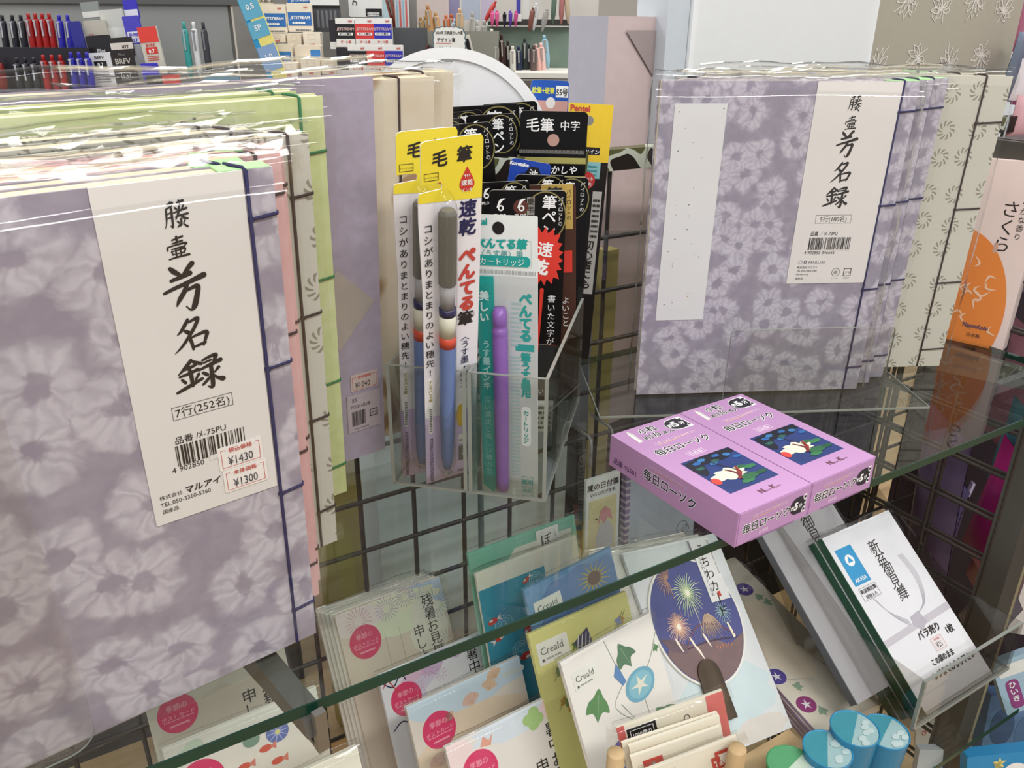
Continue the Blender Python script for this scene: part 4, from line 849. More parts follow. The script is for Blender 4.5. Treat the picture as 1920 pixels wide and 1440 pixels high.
# ------------------------------------------------------------------ cards and packs under the shelf
PK = mat('#d8406c', .5, .05)
def post_pack(TL, w, h, yaw, lean, label, deco, group, n=1, depth=.004, film=True, base='#ded8d0', name='postcard_pack', cat='postcards', roll=0):
    """TL: camera-frame position of the top left corner"""
    m = pose(0, 0, 0, yaw, lean, roll); ax, ay = m.col[0].to_3d(), m.col[1].to_3d(); m.translation = P(*TL)+ax*(w/2)-ay*h
    g = thing(name, m, label, cat, group)
    b = B(); b.box(-w/2, 0, -depth, w/2, h, 0, mat(base, .6, .05, 30))
    deco(b, w, h); b.build('cards', g)
    if film: b = B(); sleeve(b, -w/2-.002, w/2+.002, h, depth, .004, .0008, len(label)*7 % 97); b.build('plastic_sleeve', g)
    return g
def reddot(b, x, y, r, l1='季節の', l2='ポストカード', z=.0003):
    b.prism(b.ell(x, y, r, r*1.02, 32), 0, z, PK); q = mat('#f0a3b4', .5)
    b.text(l1, x, y+r*.25, r*.36, z+.0001, q, .01, align='C'); b.text(l2, x, y-r*.2, r*.28, z+.0001, q, .01, align='C'); b.rect(x-r*.75, y-r*.30, x+r*.75, y-r*.26, z+.0001, q); b.lines(x-r*.5, y-r*.62, x+r*.5, y-r*.42, 1, z+.0001, q)
def burst(b, cx, cy, r, col, n=22, z=.0003, arc=360, a0=0):
    m = mat(col, .6)
    for k in range(n):
        t = R_(a0+arc*k/n); c, s = math.cos(t), math.sin(t); b.stroke([(cx+c*r*.35, cy+s*r*.35, .0003), (cx+c*r, cy+s*r, .0005)], z, m, smooth=False)
def wash(b, x0, y0, x1, y1, cols, z=.0001, seed=1):
    rn = random.Random(seed)
    for c in cols:
        cx, cy, rx, ry, col = c; pts = [(min(x1, max(x0, cx+rx*(1+.15*rn.uniform(-1, 1))*math.cos(2*PI*k/20))), min(y1, max(y0, cy+ry*(1+.15*rn.uniform(-1, 1))*math.sin(2*PI*k/20)))) for k in range(20)]
        b.poly(pts, mat(col, .6, .06, 60), z); z += .00004
def d_zansho(b, w, h):
    wash(b, -w/2, 0, w/2, h, [(w*.38, h*.95, .022, .022, '#b9c6dc'), (.0, h*.93, .05, .010, '#e4dfc6'), (.012, h*.82, .04, .010, '#dde0c4'), (-w*.35, h*.93, .03, .012, '#e6d6d3'), (w*.3, h*.72, .018, .03, '#e0dacb')])
    for x, y, r, c in ((-.032, h-.012, .012, '#c77f96'), (-.005, h-.010, .011, '#9a8bb5'), (.014, h-.006, .009, '#a592b8'), (.041, h-.022, .014, '#7f93b8'), (.045, h-.060, .012, '#a08f94'), (.026, h-.004, .008, '#8fa0c4')): burst(b, x, y, r, c, 20)
    reddot(b, -.030, h-.031, .0145)
    b.text('残暑お見舞', .034, h-.010, .0125, .0003, INK, -.005, vertical=True, gap=.95, sx=.95); b.text('申し上げ', .020, h-.034, .0120, .0003, INK, -.005, vertical=True, gap=.95, sx=.95)
    for x in (-.012, .002): b.rect(x, h-.10, x+.0003, h-.03, .0003, mat('#b9a89a', .6))
gp = 'postcard packs under the glass shelf'
blank = lambda b, w, h: b.rect(-w/2+.001, .001, w/2-.001, h-.001, .0002, mat('#d9d1c6', .6, .05, 30))
for k, lab in enumerate(('directly behind the front one with late summer greeting', 'third of its row at the lilac book corner', 'fourth of its row, one from the grid', 'at the back of its row, touching the grid')):
    post_pack((.159-.0028*(k+1), .558+.0040*(k+1), -.4685-.0003*k), .102, .150, 2, 26, 'wrapped postcard pack showing only its edge, '+lab, blank, gp)
post_pack((.159, .558, -.468), .102, .150, 2, 26, 'postcard pack with fireworks, a red dot and late summer greeting under the glass', d_zansho, gp, base='#d9c9b9')
def d_sho2(b, w, h):
    wash(b, -w/2, 0, w/2, h, [(-.012, h-.016, .022, .012, '#d9b9cf'), (.004, h-.010, .018, .010, '#cdb3d2'), (-.005, h-.035, .03, .02, '#d4cbdf'), (.02, h*.6, .04, .05, '#dfdfe4')])
    for x, y, r in ((-.010, h-.012, .006), (.002, h-.020, .006), (-.02, h-.022, .005)): burst(b, x, y, r, '#c98fb0', 9)
    b.stroke([(-.05, h-.008, .0008), (-.042, h-.014, .0012), (-.034, h-.006, .0008), (-.03, h-.012, .001)], .0003, NAVY); b.stroke([(-.051, h-.012, .0006), (-.045, h-.008, .001), (-.038, h-.022, .0008)], .0003, REDP)
    reddot(b, -.033, h-.028, .0140); b.stroke([(-.05, h-.05, .0008), (-.04, h-.045, .0012), (-.03, h-.055, .0008)], .0003, NAVY)
    b.text('暑中お見舞', .034, h-.008, .0125, .0003, INK, .004, vertical=True, gap=.98)
post_pack((.174, .501, -.496), .105, .14, 2, 23, 'postcard pack with purple flowers and a red dot, just in front of the fireworks one', d_sho2, gp, base='#dcdde2')
def shell(b, cx, cy, r, col, rot=0, z=.0003):
    b.poly([(cx+r*math.cos(R_(rot+20+140*k/14)), cy+r*math.sin(R_(rot+20+140*k/14))) for k in range(15)]+[(cx-r*.15*math.cos(R_(rot)), cy-r*.15), (cx+r*.15*math.cos(R_(rot)), cy-r*.15)], mat(col, .6, .05), z)
    for k in range(7): t = R_(rot+35+110*k/6); b.stroke([(cx, cy, .0002), (cx+r*math.cos(t), cy+r*math.sin(t), .0004)], z+.0001, mat('#c0a393', .6), smooth=False)
def d_shell(b, w, h):
    wash(b, -w/2, 0, w/2, h, [(0, h-.004, .06, .020, '#c3d5e0'), (0, h-.050, .06, .028, '#e0cfb6'), (0, h-.11, .06, .03, '#d9c9b0')])
    for x, y, r, c, a in ((.002, h-.020, .009, '#dcb8a8', 10), (.019, h-.015, .008, '#dcc0a2', -20), (.027, h-.008, .008, '#d8b898', 15), (-.018, h-.024, .006, '#d9b89c', 40), (-.035, h-.055, .010, '#d9b9a6', 10), (-.032, h-.075, .008, '#cfa999', 0)): shell(b, x, y, r, c, a)
    for k in range(5): x = .036+.004*k; b.poly([(x+.003*math.cos(R_(72*q+90))*(1 if q % 1 == 0 else .5), h-.010+.003*math.sin(R_(72*q+90))) for q in range(5)], mat('#c8d3cf', .6), .0003)
    reddot(b, -.030, h-.028, .0145)
post_pack((.176, .448, -.485), .105, .148, 2, 24, 'postcard pack with sea shells and a red dot, second from the front of its row', d_shell, gp, base='#ddd5c9')
def d_front(b, w, h):
    wash(b, -w/2, 0, w/2, h, [(.005, h-.006, .035, .012, '#d8e2ea'), (.040, h-.008, .012, .008, '#edd6dc'), (-.045, h-.010, .012, .012, '#eed9d6')])
    for x, y in ((.018, h-.010), (.024, h-.006), (.027, h-.012), (.022, h-.015)): b.poly(b.ell(x, y, .005, .0045, 14), mat('#a9cc86', .6), .0003)
    b.poly([(-.026, h-.012), (-.022, h-.005), (-.018, h-.010), (-.014, h-.006), (-.017, h-.014)], mat('#e2a58e', .6), .0003); reddot(b, -.030, h-.028, .0150)
    b.text('暑中お見舞', .036, h-.018, .0125, .0003, INK, .004, vertical=True, gap=.98); b.text('申し上げ', .021, h-.042, .0125, .0003, INK, .004, vertical=True, gap=.98)
    b.rect(.046, h-.004, .0495, h-.0015, .0003, PK)
post_pack((.186, .400, -.487), .105, .148, 2, 26.5, 'postcard pack with midsummer greeting and a green clover, frontmost of its row', d_front, gp, base='#e6e1da')
# left column
def d_A(b, w, h):
    wash(b, -w/2, 0, w/2, h, [(.0, h*.6, .05, .04, '#cbc2b4')]); reddot(b, -.034, h-.034, .0150)
    b.text('お見舞', .036, h-.020, .0125, .0003, INK, .004, vertical=True, gap=.98); b.text('申し上げ', .020, h-.036, .0125, .0003, INK, .004, vertical=True, gap=.98)
post_pack((.002, .552, -.462), .110, .155, 2, 20, 'postcard pack with a red dot under the left bracket, partly covered by the lavender book', d_A, gp, base='#d2ccc0')
def flower(b, cx, cy, r, c1, c2, z=.0003):
    b.poly(b.ell(cx, cy, r, r*.92, 22), mat(c1, .6, .08), z)
    for k in range(10): t = 2*PI*k/10; b.stroke([(cx, cy, .0012), (cx+r*.9*math.cos(t), cy+r*.85*math.sin(t), .0004)], z+.0001, mat(c2, .6), smooth=False)
    b.poly(b.ell(cx, cy, r*.22, r*.22, 10), mat('#d9d48a', .6), z+.0002)
def d_B(b, w, h):
    flower(b, .042, h-.014, .010, '#7f86b8', '#c9cfe6'); flower(b, .020, h-.020, .008, '#6d78ae', '#a9b3d8'); b.poly(b.ell(.002, h-.018, .006, .005, 12), mat('#7f9a86', .6), .0003)
    for x, y in ((-.006, h-.034), (.010, h-.028), (.016, h-.040), (-.020, h-.036)):
        b.poly(b.ell(x, y, .0045, .0025, 12), mat('#d2614f', .6), .0003); b.poly([(x+.003, y), (x+.008, y+.003), (x+.007, y-.003)], mat('#d98474', .6), .0003)
    for x, y in ((-.040, h-.010), (-.034, h-.006), (-.046, h-.012)): b.poly(b.ell(x, y, .006, .005, 14), mat('#c6d2bd', .6), .0003)
    reddot(b, -.034, h-.032, .0155)
post_pack((.006, .452, -.438), .105, .148, 2, 20, 'postcard pack with morning glories, goldfish and a red dot at the left front', d_B, gp, base='#e4ded2')
def d_C(b, w, h):
    wash(b, -w/2, 0, w/2, h, [(0, h*.5, .05, .06, '#e6e0c8')]); b.text('暑中お見舞', .034, h-.022, .0125, .0003, INK, .004, vertical=True, gap=.98)
post_pack((.018, .405, -.458), .105, .148, 2, 22, 'cream postcard pack with one brush written column, frontmost at the lower left', d_C, gp, base='#e6e2cf')

# green folder, goldfish set and the letter sets
def d_green(b, w, h):
    b.prism([(-w/2+.03, 0), (w/2-.006, 0), (w/2-.006, h-.010), (-w/2+.045, h-.010), (-w/2+.034, h-.022)], .0001, .0010, mat('#dcdacb', .6)); b.prism(b.rrect(.012, h-.040, .036, h-.002, .001), .0010, .0014, mat('#e9e6de', .5))
    b.text('ぽち', .022, h-.006, .0115, .0016, INK, .01, vertical=True, gap=.95); b.text('こうふく', .032, h-.006, .004, .0016, INK, vertical=True)
post_pack((.262, .505, -.408), .112, .21, 2, 15, 'mint green money envelope folder at the back of the middle row', d_green, 'letter goods in the middle row', base='#7fb9a0', name='envelope_folder', cat='folder', depth=.003)
def fish(b, cx, cy, k, rot, z=.0004):
    c, s = math.cos(R_(rot)), math.sin(R_(rot)); f = lambda x, y: (cx+k*(x*c-y*s), cy+k*(x*s+y*c))
    b.poly([f(*p) for p in b.ell(0, 0, 1, .55, 16)], mat('#c8402f', .5), z); b.poly([f(.8, 0), f(1.8, .7), f(1.5, 0), f(1.9, -.6)], mat('#e8d8ce', .5), z); b.poly([f(*p) for p in b.ell(-.3, .25, .4, .2, 10)], mat('#ecdcd2', .5), z+.0001)
def d_gold(b, w, h):
    b.prism([(-w/2, 0), (w/2-.038, 0), (w/2-.038, h-.016), (-w/2, h-.016)], .0001, .0006, mat('#3d8fa6', .5, .15, 40)); z = .0008
    for x, y, r in ((.004, h-.024, .007), (-.034, h-.052, .009), (-.022, h-.080, .008), (.006, h-.070, .007)):
        for q in range(3): b.ring(x, y, r*(1-.3*q), r*(.9-.27*q), .0005, z, mat('#a9d2dc', .5), 24, 20*q, 300+15*q)
    for x, y, k, a in ((-.006, h-.022, .004, 30), (-.044, h-.046, .005, 10), (-.026, h-.058, .005, 150), (-.040, h-.062, .005, 200), (-.012, h-.066, .006, 80), (-.018, h-.088, .006, 190)): fish(b, x, y, k, a, z+.0001)
    b.text('暑中お見舞', w/2-.018, h-.040, .007, .0003, INK, .0, vertical=True); b.text('夏来', .004, h-.030, .004, z, WHITE, vertical=True)
post_pack((.262, .492, -.420), .105, .19, 2, 17, 'cream letter set with a blue goldfish pond print in front of the mint folder', d_gold, 'letter goods in the middle row', base='#e0dccb', name='letter_set', cat='letter set', depth=.003)
def creald(b, x, y, k=1):
    b.prism(b.rrect(x, y, x+.030*k, y+.018*k, .001), .0001, .0004, mat('#e6e6dc', .5)); b.text('Creald', x+.0025*k, y+.0078*k, .0082*k, .0005, mat('#5c6058', .6), 0); b.text('糸', x+.0025*k, y+.0025*k, .003*k, .0005, INK, .03); b.text('MIDORI PAPER', x+.007*k, y+.003*k, .0022*k, .0005, GREY, .02)
def leaf(b, cx, cy, k, rot, col='#4f8a4a', z=.0003):
    c, s = math.cos(R_(rot)), math.sin(R_(rot)); f = lambda x, y: (cx+k*(x*c-y*s), cy+k*(x*s+y*c))
    lp = [(0, -1), (.38, -.42), (.92, -.5), (.72, .12), (.42, .45), (.08, 1.0), (-.35, .5), (-.75, .2), (-.9, -.45), (-.38, -.44)]
    b.poly([f(*p) for p in catmull(lp+lp[:1], 3)[:-1]], mat(col, .6, .12, 80), z)
    b.stroke([(*f(0, -.8), k*.03), (*f(.05, .6), k*.05)], z+.00008, mat('#8fa98a', .6), smooth=False)
def d_crb(b, w, h):
    wash(b, -w/2, 0, w/2, h, [(.01, h-.03, .05, .03, '#5b7fb0'), (-.01, h*.4, .04, .05, '#4c86b0')])
    for k in range(16): t = R_(k*22.5); b.poly([(.022+.004*math.cos(t+.3), h-.018+.004*math.sin(t+.3)), (.022+.019*math.cos(t), h-.018+.015*math.sin(t)), (.022+.004*math.cos(t-.3), h-.018+.004*math.sin(t-.3))], mat('#b8a63c', .6), .0003)
    b.poly(b.ell(.022, h-.018, .007, .006, 16), mat('#6d4a2c', .6), .0004); creald(b, -.040, h-.030, .9)
m = ony(982, 1107, .445)
lg = 'letter sets with a white name tab'
post_pack((m.x, .445, m.z-DZ), .090, .19, 2, 20, 'blue letter set with a sunflower behind the yellow green one', d_crb, lg, base='#6c97bf', name='letter_set', cat='letter set', roll=4)
def d_cry(b, w, h):
    for i in range(26):
        rn = random.Random(i); x, y = rn.uniform(-w/2+.008, w/2-.008), rn.uniform(.02, h-.012); c = ('#8a9a3a', '#5f7f3c', '#b58a34', '#7f8fb4')[i % 4]
        if i % 3: b.stroke([(x-.006, y-.006, .0004), (x, y, .0006), (x+.006, y+.007, .0004)], .0003, mat('#6f7f3c', .6)); leaf(b, x, y, .0042, rn.uniform(0, 360), c)
        else:
            for q in range(5): b.poly(b.ell(x+.0025*math.cos(R_(72*q)), y+.0025*math.sin(R_(72*q)), .0019, .0019, 8), mat(c, .6), .0003)
    b.poly([(-.012, h-.022), (.004, h-.014), (.006, h-.026), (-.004, h-.034)], mat('#4d4a63', .6), .0004)
    for q in range(4): b.stroke([(-.010+.004*q, h-.030, .0006), (-.006+.004*q, h-.018, .0006)], .0005, WHITE, smooth=False)
    creald(b, -.046, h-.028)
m = ony(990, 1190, .425)
post_pack((m.x, .425, m.z-DZ), .100, .20, 2, 26, 'yellow green letter set with leaf sprigs behind the morning glory one', d_cry, lg, base='#d2cf86', name='letter_set', cat='letter set')
def glory(b, cx, cy, rx, ry, col, rot=0, z=.0004, lit=None):
    c, s = math.cos(R_(rot)), math.sin(R_(rot)); f = lambda x, y: (cx+x*c-y*s, cy+x*s+y*c)
    b.poly([f(*p) for p in b.ell(0, 0, rx, ry, 28)], mat(col, .6, .12, 70), z)
    b.poly([f(*p) for p in b.ell(0, 0, rx*.80, ry*.80, 24)], mat(lit or col, .6, .12, 70), z+.00007)
    st = []
    for k in range(10): t = R_(36*k+18); q = .66 if k % 2 == 0 else .20; st.append(f(rx*q*math.cos(t), ry*q*math.sin(t)))
    b.poly(st, mat('#e3e0cf', .6), z+.0001)
def d_crw(b, w, h):
    wash(b, -w/2, 0, w/2, h, [(.03, h*.42, .04, .03, '#e6d2b8'), (-.03, .02, .05, .05, '#dcd3a2')])
    for pts in ([(-.004, h-.002), (0, h-.02), (.004, h-.036), (-.010, h-.052), (.010, h-.075), (.016, h-.090)], [(.046, h-.016), (.036, h-.030), (.026, h-.042), (.030, h-.055)], [(-.004, h-.052), (.006, h-.07)], [(.018, h-.052), (.020, h-.08)]): b.stroke([(*p, .0005) for p in pts], .0002, mat('#8a9a7c', .6))
    leaf(b, .011, h-.020, .011, 20, '#587d5e'); leaf(b, -.025, h-.043, .012, -20, '#5d8a56'); leaf(b, .034, h-.080, .013, 40, '#4f7f55'); leaf(b, .042, h-.027, .0035, 10, '#5d8a56'); leaf(b, -.012, h-.125, .015, 10, '#3c6147'); leaf(b, -.010, h-.15, .016, 80, '#3c6147')
    b.poly([(-.004, h-.030), (.001, h-.022), (.006, h-.038), (.002, h-.040)], mat('#5d86b8', .6), .0004)
    glory(b, .018, h-.046, .0155, .0120, '#6fa9c0', 12, lit='#86bccb'); glory(b, -.015, h-.090, .0125, .0155, '#5f57a6', -10, lit='#766fb4'); glory(b, .009, h-.098, .0155, .0160, '#6c9fae', 0, .0007, '#88b4bb'); creald(b, -.040, h-.026, .80)
post_pack((.268, .374, -.424), .092, .205, 6, 28, 'white letter set with blue and purple morning glories at the front', d_crw, lg, base='#e9e5de', name='letter_set', cat='letter set')

# fan card and its two backers
fs = 1.085; FT = (.4375*fs, .3327*fs, -.5632*fs)
fw, fh = .115*fs, .182*fs
FM = pose(*FT, 8.1, 47.6, -12.1)
for k, (dx, dy, lab) in enumerate(((-.030, .010, 'white card in a clear bag, rearmost behind the fan card'), (-.018, .004, 'white card in a clear bag between the fan card and the rearmost one'))):
    m = FM @ Matrix.Translation((dx, dy, -.011+.0055*k)); g = thing('greeting_card', m, lab, 'card', 'cards stacked behind the fan')
    b = B(); b.box(-fw/2, 0, -.0035, fw/2, fh, 0, mat('#e2ded2', .6, .04)); b.build('card', g); b = B(); sleeve(b, -fw/2-.003, fw/2+.003, fh, .0035, .005, .0008, k); b.build('plastic_sleeve', g)
g = thing('fan_card', FM, 'white card with a round paper fan showing fireworks over a bridge', 'fan card')
b = B(); b.box(-fw/2, 0, -.004, fw/2, fh, 0, mat('#e4e6e6', .6, .03)); wash(b, -fw/2, 0, fw/2, fh, [(0, fh*.22, fw*.48, fh*.16, '#d5e4e6'), (fw*.2, fh*.05, fw*.3, fh*.05, '#e3dbd2')]); b.build('card', g)
cx, cy = -.004, fh*.600
rx, ry = .0515*fs, .0575*fs
b = B(); b.prism(b.ell(cx, cy, rx, ry, 56), .0004, .0026, mat('#e8e4da', .5)); b.prism(b.ell(cx, cy, rx-.0022, ry-.0022, 56), .0026, .0028, mat('#54578a', .5, .15, 40)); z = .0030
E_ = lambda u, v: (cx+(rx-.0024)*u, cy+(ry-.0024)*v)
def inell(u, v): r = math.hypot(u, v); return E_(u/r*.995, v/r*.995) if r > .995 else E_(u, v)
b.poly([inell(math.sin(R_(a)), -math.cos(R_(a))) for a in range(-68, 69, 8)]+[inell(x, y) for x, y in ((.5, -.50), (.2, -.34), (-.2, -.36), (-.5, -.30), (-.8, -.24))], mat('#7d6666', .5, .2, 60), z)
b.poly([inell(x, y) for x, y in ((-.99, -.12), (-.7, -.18), (-.45, -.32), (-.5, -.44), (-.8, -.36))], mat('#6e5a62', .5, .3, 90), z+.0001)
b.stroke([(*inell(-.45, -.34), .0016), (*inell(-.1, -.10), .0022), (*inell(.3, -.12), .0022), (*inell(.7, -.34), .0016)], z+.0002, mat('#6b4f66', .5)); b.stroke([(*inell(-.45, -.38), .0012), (*inell(.1, -.36), .0014), (*inell(.75, -.42), .0012)], z+.0002, mat('#4c3c4c', .5))
for k in range(12): u = -.4+.09*k; v = -.10-.9*(u-.1)**2; b.stroke([(*inell(u, v), .0004), (*inell(u, -.37), .0004)], z+.0002, mat('#83708e', .5), smooth=False)
for u, v in ((-.30, -.30), (-.22, -.46), (.02, -.30), (-.62, -.26)): b.stroke([(*inell(u-.03, v+.08), .0012), (*inell(u, v), .0026), (*inell(u+.05, v-.14), .0010)], z+.0003, mat('#efe2d2', .4))
for k in range(6): u = .2+.07*k; b.stroke([(*inell(u, -.46), .0007), (*inell(u, -.52), .0007)], z+.0003, mat('#e58a6a', .4), smooth=False)
def fwork(u, v, r, cols, n=34, a0=0, arc=360):
    for k in range(n):
        t = R_(a0+arc*k/n); c = cols[k % len(cols)]; q = r*(.8+.3*random.Random(k).random()); p0 = (u+.12*r*math.cos(t), v+.12*r*math.sin(t)); p1 = (u+q*.6*math.cos(t), v+q*.6*math.sin(t)+.05*r); p2 = (u+q*math.cos(t), v+q*math.sin(t)-.06*r)
        b.stroke([(*inell(*p0), .0006), (*inell(*p1), .0007), (*inell(*p2), .0003)], z+.0002, mat(c, .4))
fwork(-.02, .45, .36, ('#cfe0a8', '#b6d3a0', '#e6e8c6')); fwork(-.48, -.02, .26, ('#d9a08c', '#e8cdb0', '#e3b496'), 40); fwork(.62, .02, .20, ('#8fb4b8', '#b5d0c4'), 18)
fwork(-.35, .72, .30, ('#a87f6c', '#c29a80'), 20, 60, 220); fwork(.22, .10, .42, ('#a68c78', '#c9ad8e'), 22, 230, 90)
b.poly([inell(.62, -.16), inell(.66, -.16), inell(.72, -.40), inell(.66, -.42)], mat('#efe6c8', .4), z+.0002); b.stroke([(*inell(.02, .30), .0005), (*inell(.02, -.2), .0004)], z+.0002, mat('#cfd0c0', .5), smooth=False)
for u, v in ((-.02, .45), (-.48, -.02)): b.poly([inell(u+.05*math.cos(t*.5), v+.05*math.sin(t*.5)) for t in range(13)], mat('#f4f0d8', .4), z+.0004)
b.build('paper_fan', g)
b = B(); hw = .0125*fs; hx_ = cx-.011; pts = [(hx_-hw, cy-ry-.030), (hx_+hw, cy-ry-.030), (hx_+hw, cy-ry+.012)]+[(hx_+hw*math.cos(R_(a)), cy-ry+.012+hw*1.1*math.sin(R_(a))) for a in range(15, 180, 15)]+[(hx_-hw, cy-ry+.012)]
b.prism(pts, .0030, .0050, wood('dark_handle_wood', '#3c3028', '#4e4034', '#5d4e40', (60, 6, 6))); b.build('fan_handle', g)['label'] = 'dark wooden fan handle'
b = B(); x0, x1, y0, y1 = .0205, .0460, fh*.600+.012, fh-.002; b.box(x0, y0, .0032, x1, y1, .0038, mat('#e6e3e0', .5)); b.text('うちわカード', (x0+x1)/2-.002, y1-.006, .0120, .0040, INK, .004, vertical=True, gap=1.05); b.rect(x0+.011, y0+.004, x0+.015, y0+.009, .0040, REDP)
b.text('納涼うちわカード・花火', x0+.005, y1-.010, .0045, .0040, GREY, 0, vertical=True); b.text('Japanese Round Fan Card', x1-.003, y1-.004, .0034, .0040, GREY, 0, rot=-90); b.build('title_strip', g)
b = B(); sleeve(b, -fw/2-.002, fw/2+.002, fh, .004, .004, .0010, 5); b.T = Matrix.Translation((0, 0, .0055)); b.build('plastic_sleeve', g)

# small wooden rack at the front with summer cards
g = thing('wooden_ledge', Matrix.Translation(P(.385, .345, LOW)), 'pale wooden ledge under the fan card at the bottom', 'ledge')
b = B(); b.box(-.20, -.010, 0, .145, .014, .022, WOOD); b.build('rail', g)
DL, DR = at(1155, 1410, .500), at(1383, 1402, .492); DM = (DL+DR)/2; dv = DR-DL; zb = DZ+LOW
g = thing('wooden_rack', Matrix.Translation((DM.x, DM.y, zb)) @ Matrix.Rotation(math.atan2(dv.y, dv.x), 4, 'Z'), 'small pale wooden rack with two dowels holding summer cards at the bottom edge', 'rack')
hl = math.hypot(dv.x, dv.y)/2
b = B(); b.box(-hl-.012, -.012, 0, hl+.012, .050, .012, WOOD); b.build('base', g)
for x, t in ((-hl, DL.z-zb), (hl, DR.z-zb)): b = B(); b.lathe([(0, 0), (.0056, 0), (.0056, t-.0012), (.005, t), (0, t+.0003)], DOWEL, 20, 'z', x, 0, 0); b.build('dowel', g)
def natsu(kind):
    def d(b, w, h):
        if kind == 0:
            b.rect(w/2-.012, 0, w/2, h, .0003, mat('#d3706c', .5)); b.rect(-w/2, 0, -w/2+.005, h, .0003, mat('#c8605c', .5)); b.rect(-w/2+.006, h-.022, -w/2+.026, h-.004, .0003, BLK); b.frame(-w/2+.008, h-.020, -w/2+.024, h-.006, .0004, .0004, WHITE); b.text('1000億の', -w/2+.016, h-.012, .0042, .0005, WHITE, .02, align='C', sx=.8); b.text('絵はがき', -w/2+.016, h-.018, .0042, .0005, WHITE, .02, align='C', sx=.8); b.ring(.010, h-.012, .0022, .0034, .0005, .0003, INK, 16)
        else:
            b.rect(w/2-.019, h-.024, w/2-.008, h-.010, .0003, REDP); b.text('夏', w/2-.0135, h-.0205, .0090, .0004, mat('#eee6da', .5), .04, align='C')
            b.rect(-w/2+.007, h-.018, -w/2+.020, h-.006, .0003, REDP); b.poly([(-w/2+.008, h-.018), (-w/2+.0135, h-.008), (-w/2+.019, h-.018)], mat('#9c938a', .6), .0004); b.poly([(-.006, h-.030), (.001, h-.018), (.008, h-.030)], mat('#cf5f4a', .6), .0003)
            for x in (-.022, -.014): b.text('蝉・虫の', x, h-.012, .0045, .0003, INK, .01, vertical=True, gap=1.1)
            b.text('金魚', .020, h-.016, .0045, .0003, INK, .01, vertical=True)
            if kind == 3: b.rect(w/2-.016, 0, w/2-.004, h-.006, .0005, REDP); b.text('夏なつカード', w/2-.010, h-.008, .0095, .0006, mat('#eee6da', .5), .04, vertical=True, gap=1.0)
    return d
for k, (tl, tr, D, lab) in enumerate((((1155, 1365), (1356, 1294), .520, 'summer card in a clear bag with red edges, rearmost in the wooden rack'), ((1166, 1394), (1347, 1336), .514, 'cream summer card without a bag, second from the back in the wooden rack'), ((1179, 1400), (1350, 1341), .510, 'cream summer card third from the back in the wooden rack'), ((1182, 1420), (1352, 1362), .505, 'cream summer card with a red square and a small red hill in the wooden rack'), ((1205, 1447), (1377, 1369), .497, 'summer card with a red title strip, frontmost in the wooden rack'))):
    m, wd, hh = hang(tl, tr, D, -20, 6, LOW+.014)
    g = thing('summer_card', m, lab, 'card', 'summer cards in the wooden rack')
    b = B(); b.box(-wd/2, 0, -.0022, wd/2, hh, 0, mat('#e6dfcc', .6, .05, 30)); natsu((0, 1, 1, 1, 3)[k])(b, wd, hh); b.build('card', g)
    if k in (0, 4): b = B(); sleeve(b, -wd/2-.002, wd/2+.002, hh, .0022, .004, .0008, 50+k); b.build('plastic_sleeve', g)

# long envelopes with morning glories, lying in a pile
for k in range(5):
    m = pose(.591-.0012*(k % 2), .337+.002*(4-k), LOW+.0165+.0042*k, 0, 80, 0) if False else pose(.590+.0010*((k*7) % 3), .336+.0012*(4-k), LOW+.0062+.0046*k, -3+.5*k, 82, -3)
    g = thing('envelope_pack', m, 'pack of long cream envelopes with morning glories, '+('lowest of the pile', 'second from the bottom of the pile', 'in the middle of the pile', 'second from the top of the pile', 'topmost of the pile beside the candle cups')[k], 'envelopes', 'pile of morning glory envelopes')
    b = B(); b.box(-.043, 0, -.0036, .043, .225, 0, mat('#ddd5c4', .6, .04)); b.box(-.0433, .002, -.0034, -.043, .223, -.0002, mat('#a68fb0', .6))
    if k == 4:
        wash(b, -.043, 0, .043, .225, [(0, .11, .03, .06, '#e4d6c0')])
        for x, y, c in ((-.030, .030, '#8f3f74'), (-.034, .068, '#574a94'), (.018, .178, '#5c4a94'), (.010, .206, '#8f3f74')):
            b.poly(b.ell(x, y, .0105, .0095, 22), mat(c, .6, .1), .0002); b.poly([(x+(.006 if q % 2 == 0 else .002)*math.cos(R_(36*q)), y+(.006 if q % 2 == 0 else .002)*math.sin(R_(36*q))) for q in range(10)], mat('#e2dbe2', .6), .0003)
        for x, y, a in ((-.020, .018, 0), (-.022, .050, 60), (.026, .162, 20), (.030, .152, 90), (-.016, .192, 150)): leaf(b, x, y, .006, a, '#8fa590', .0002)
        b.stroke([(-.026, .06, .0004), (-.010, .055, .0004), (.0, .05, .0003)], .0002, GREY)
    b.build('envelopes', g)
    b = B(); sleeve(b, -.045, .045, .225, .0036, .004, .0006, 40+k); b.build('plastic_sleeve', g)

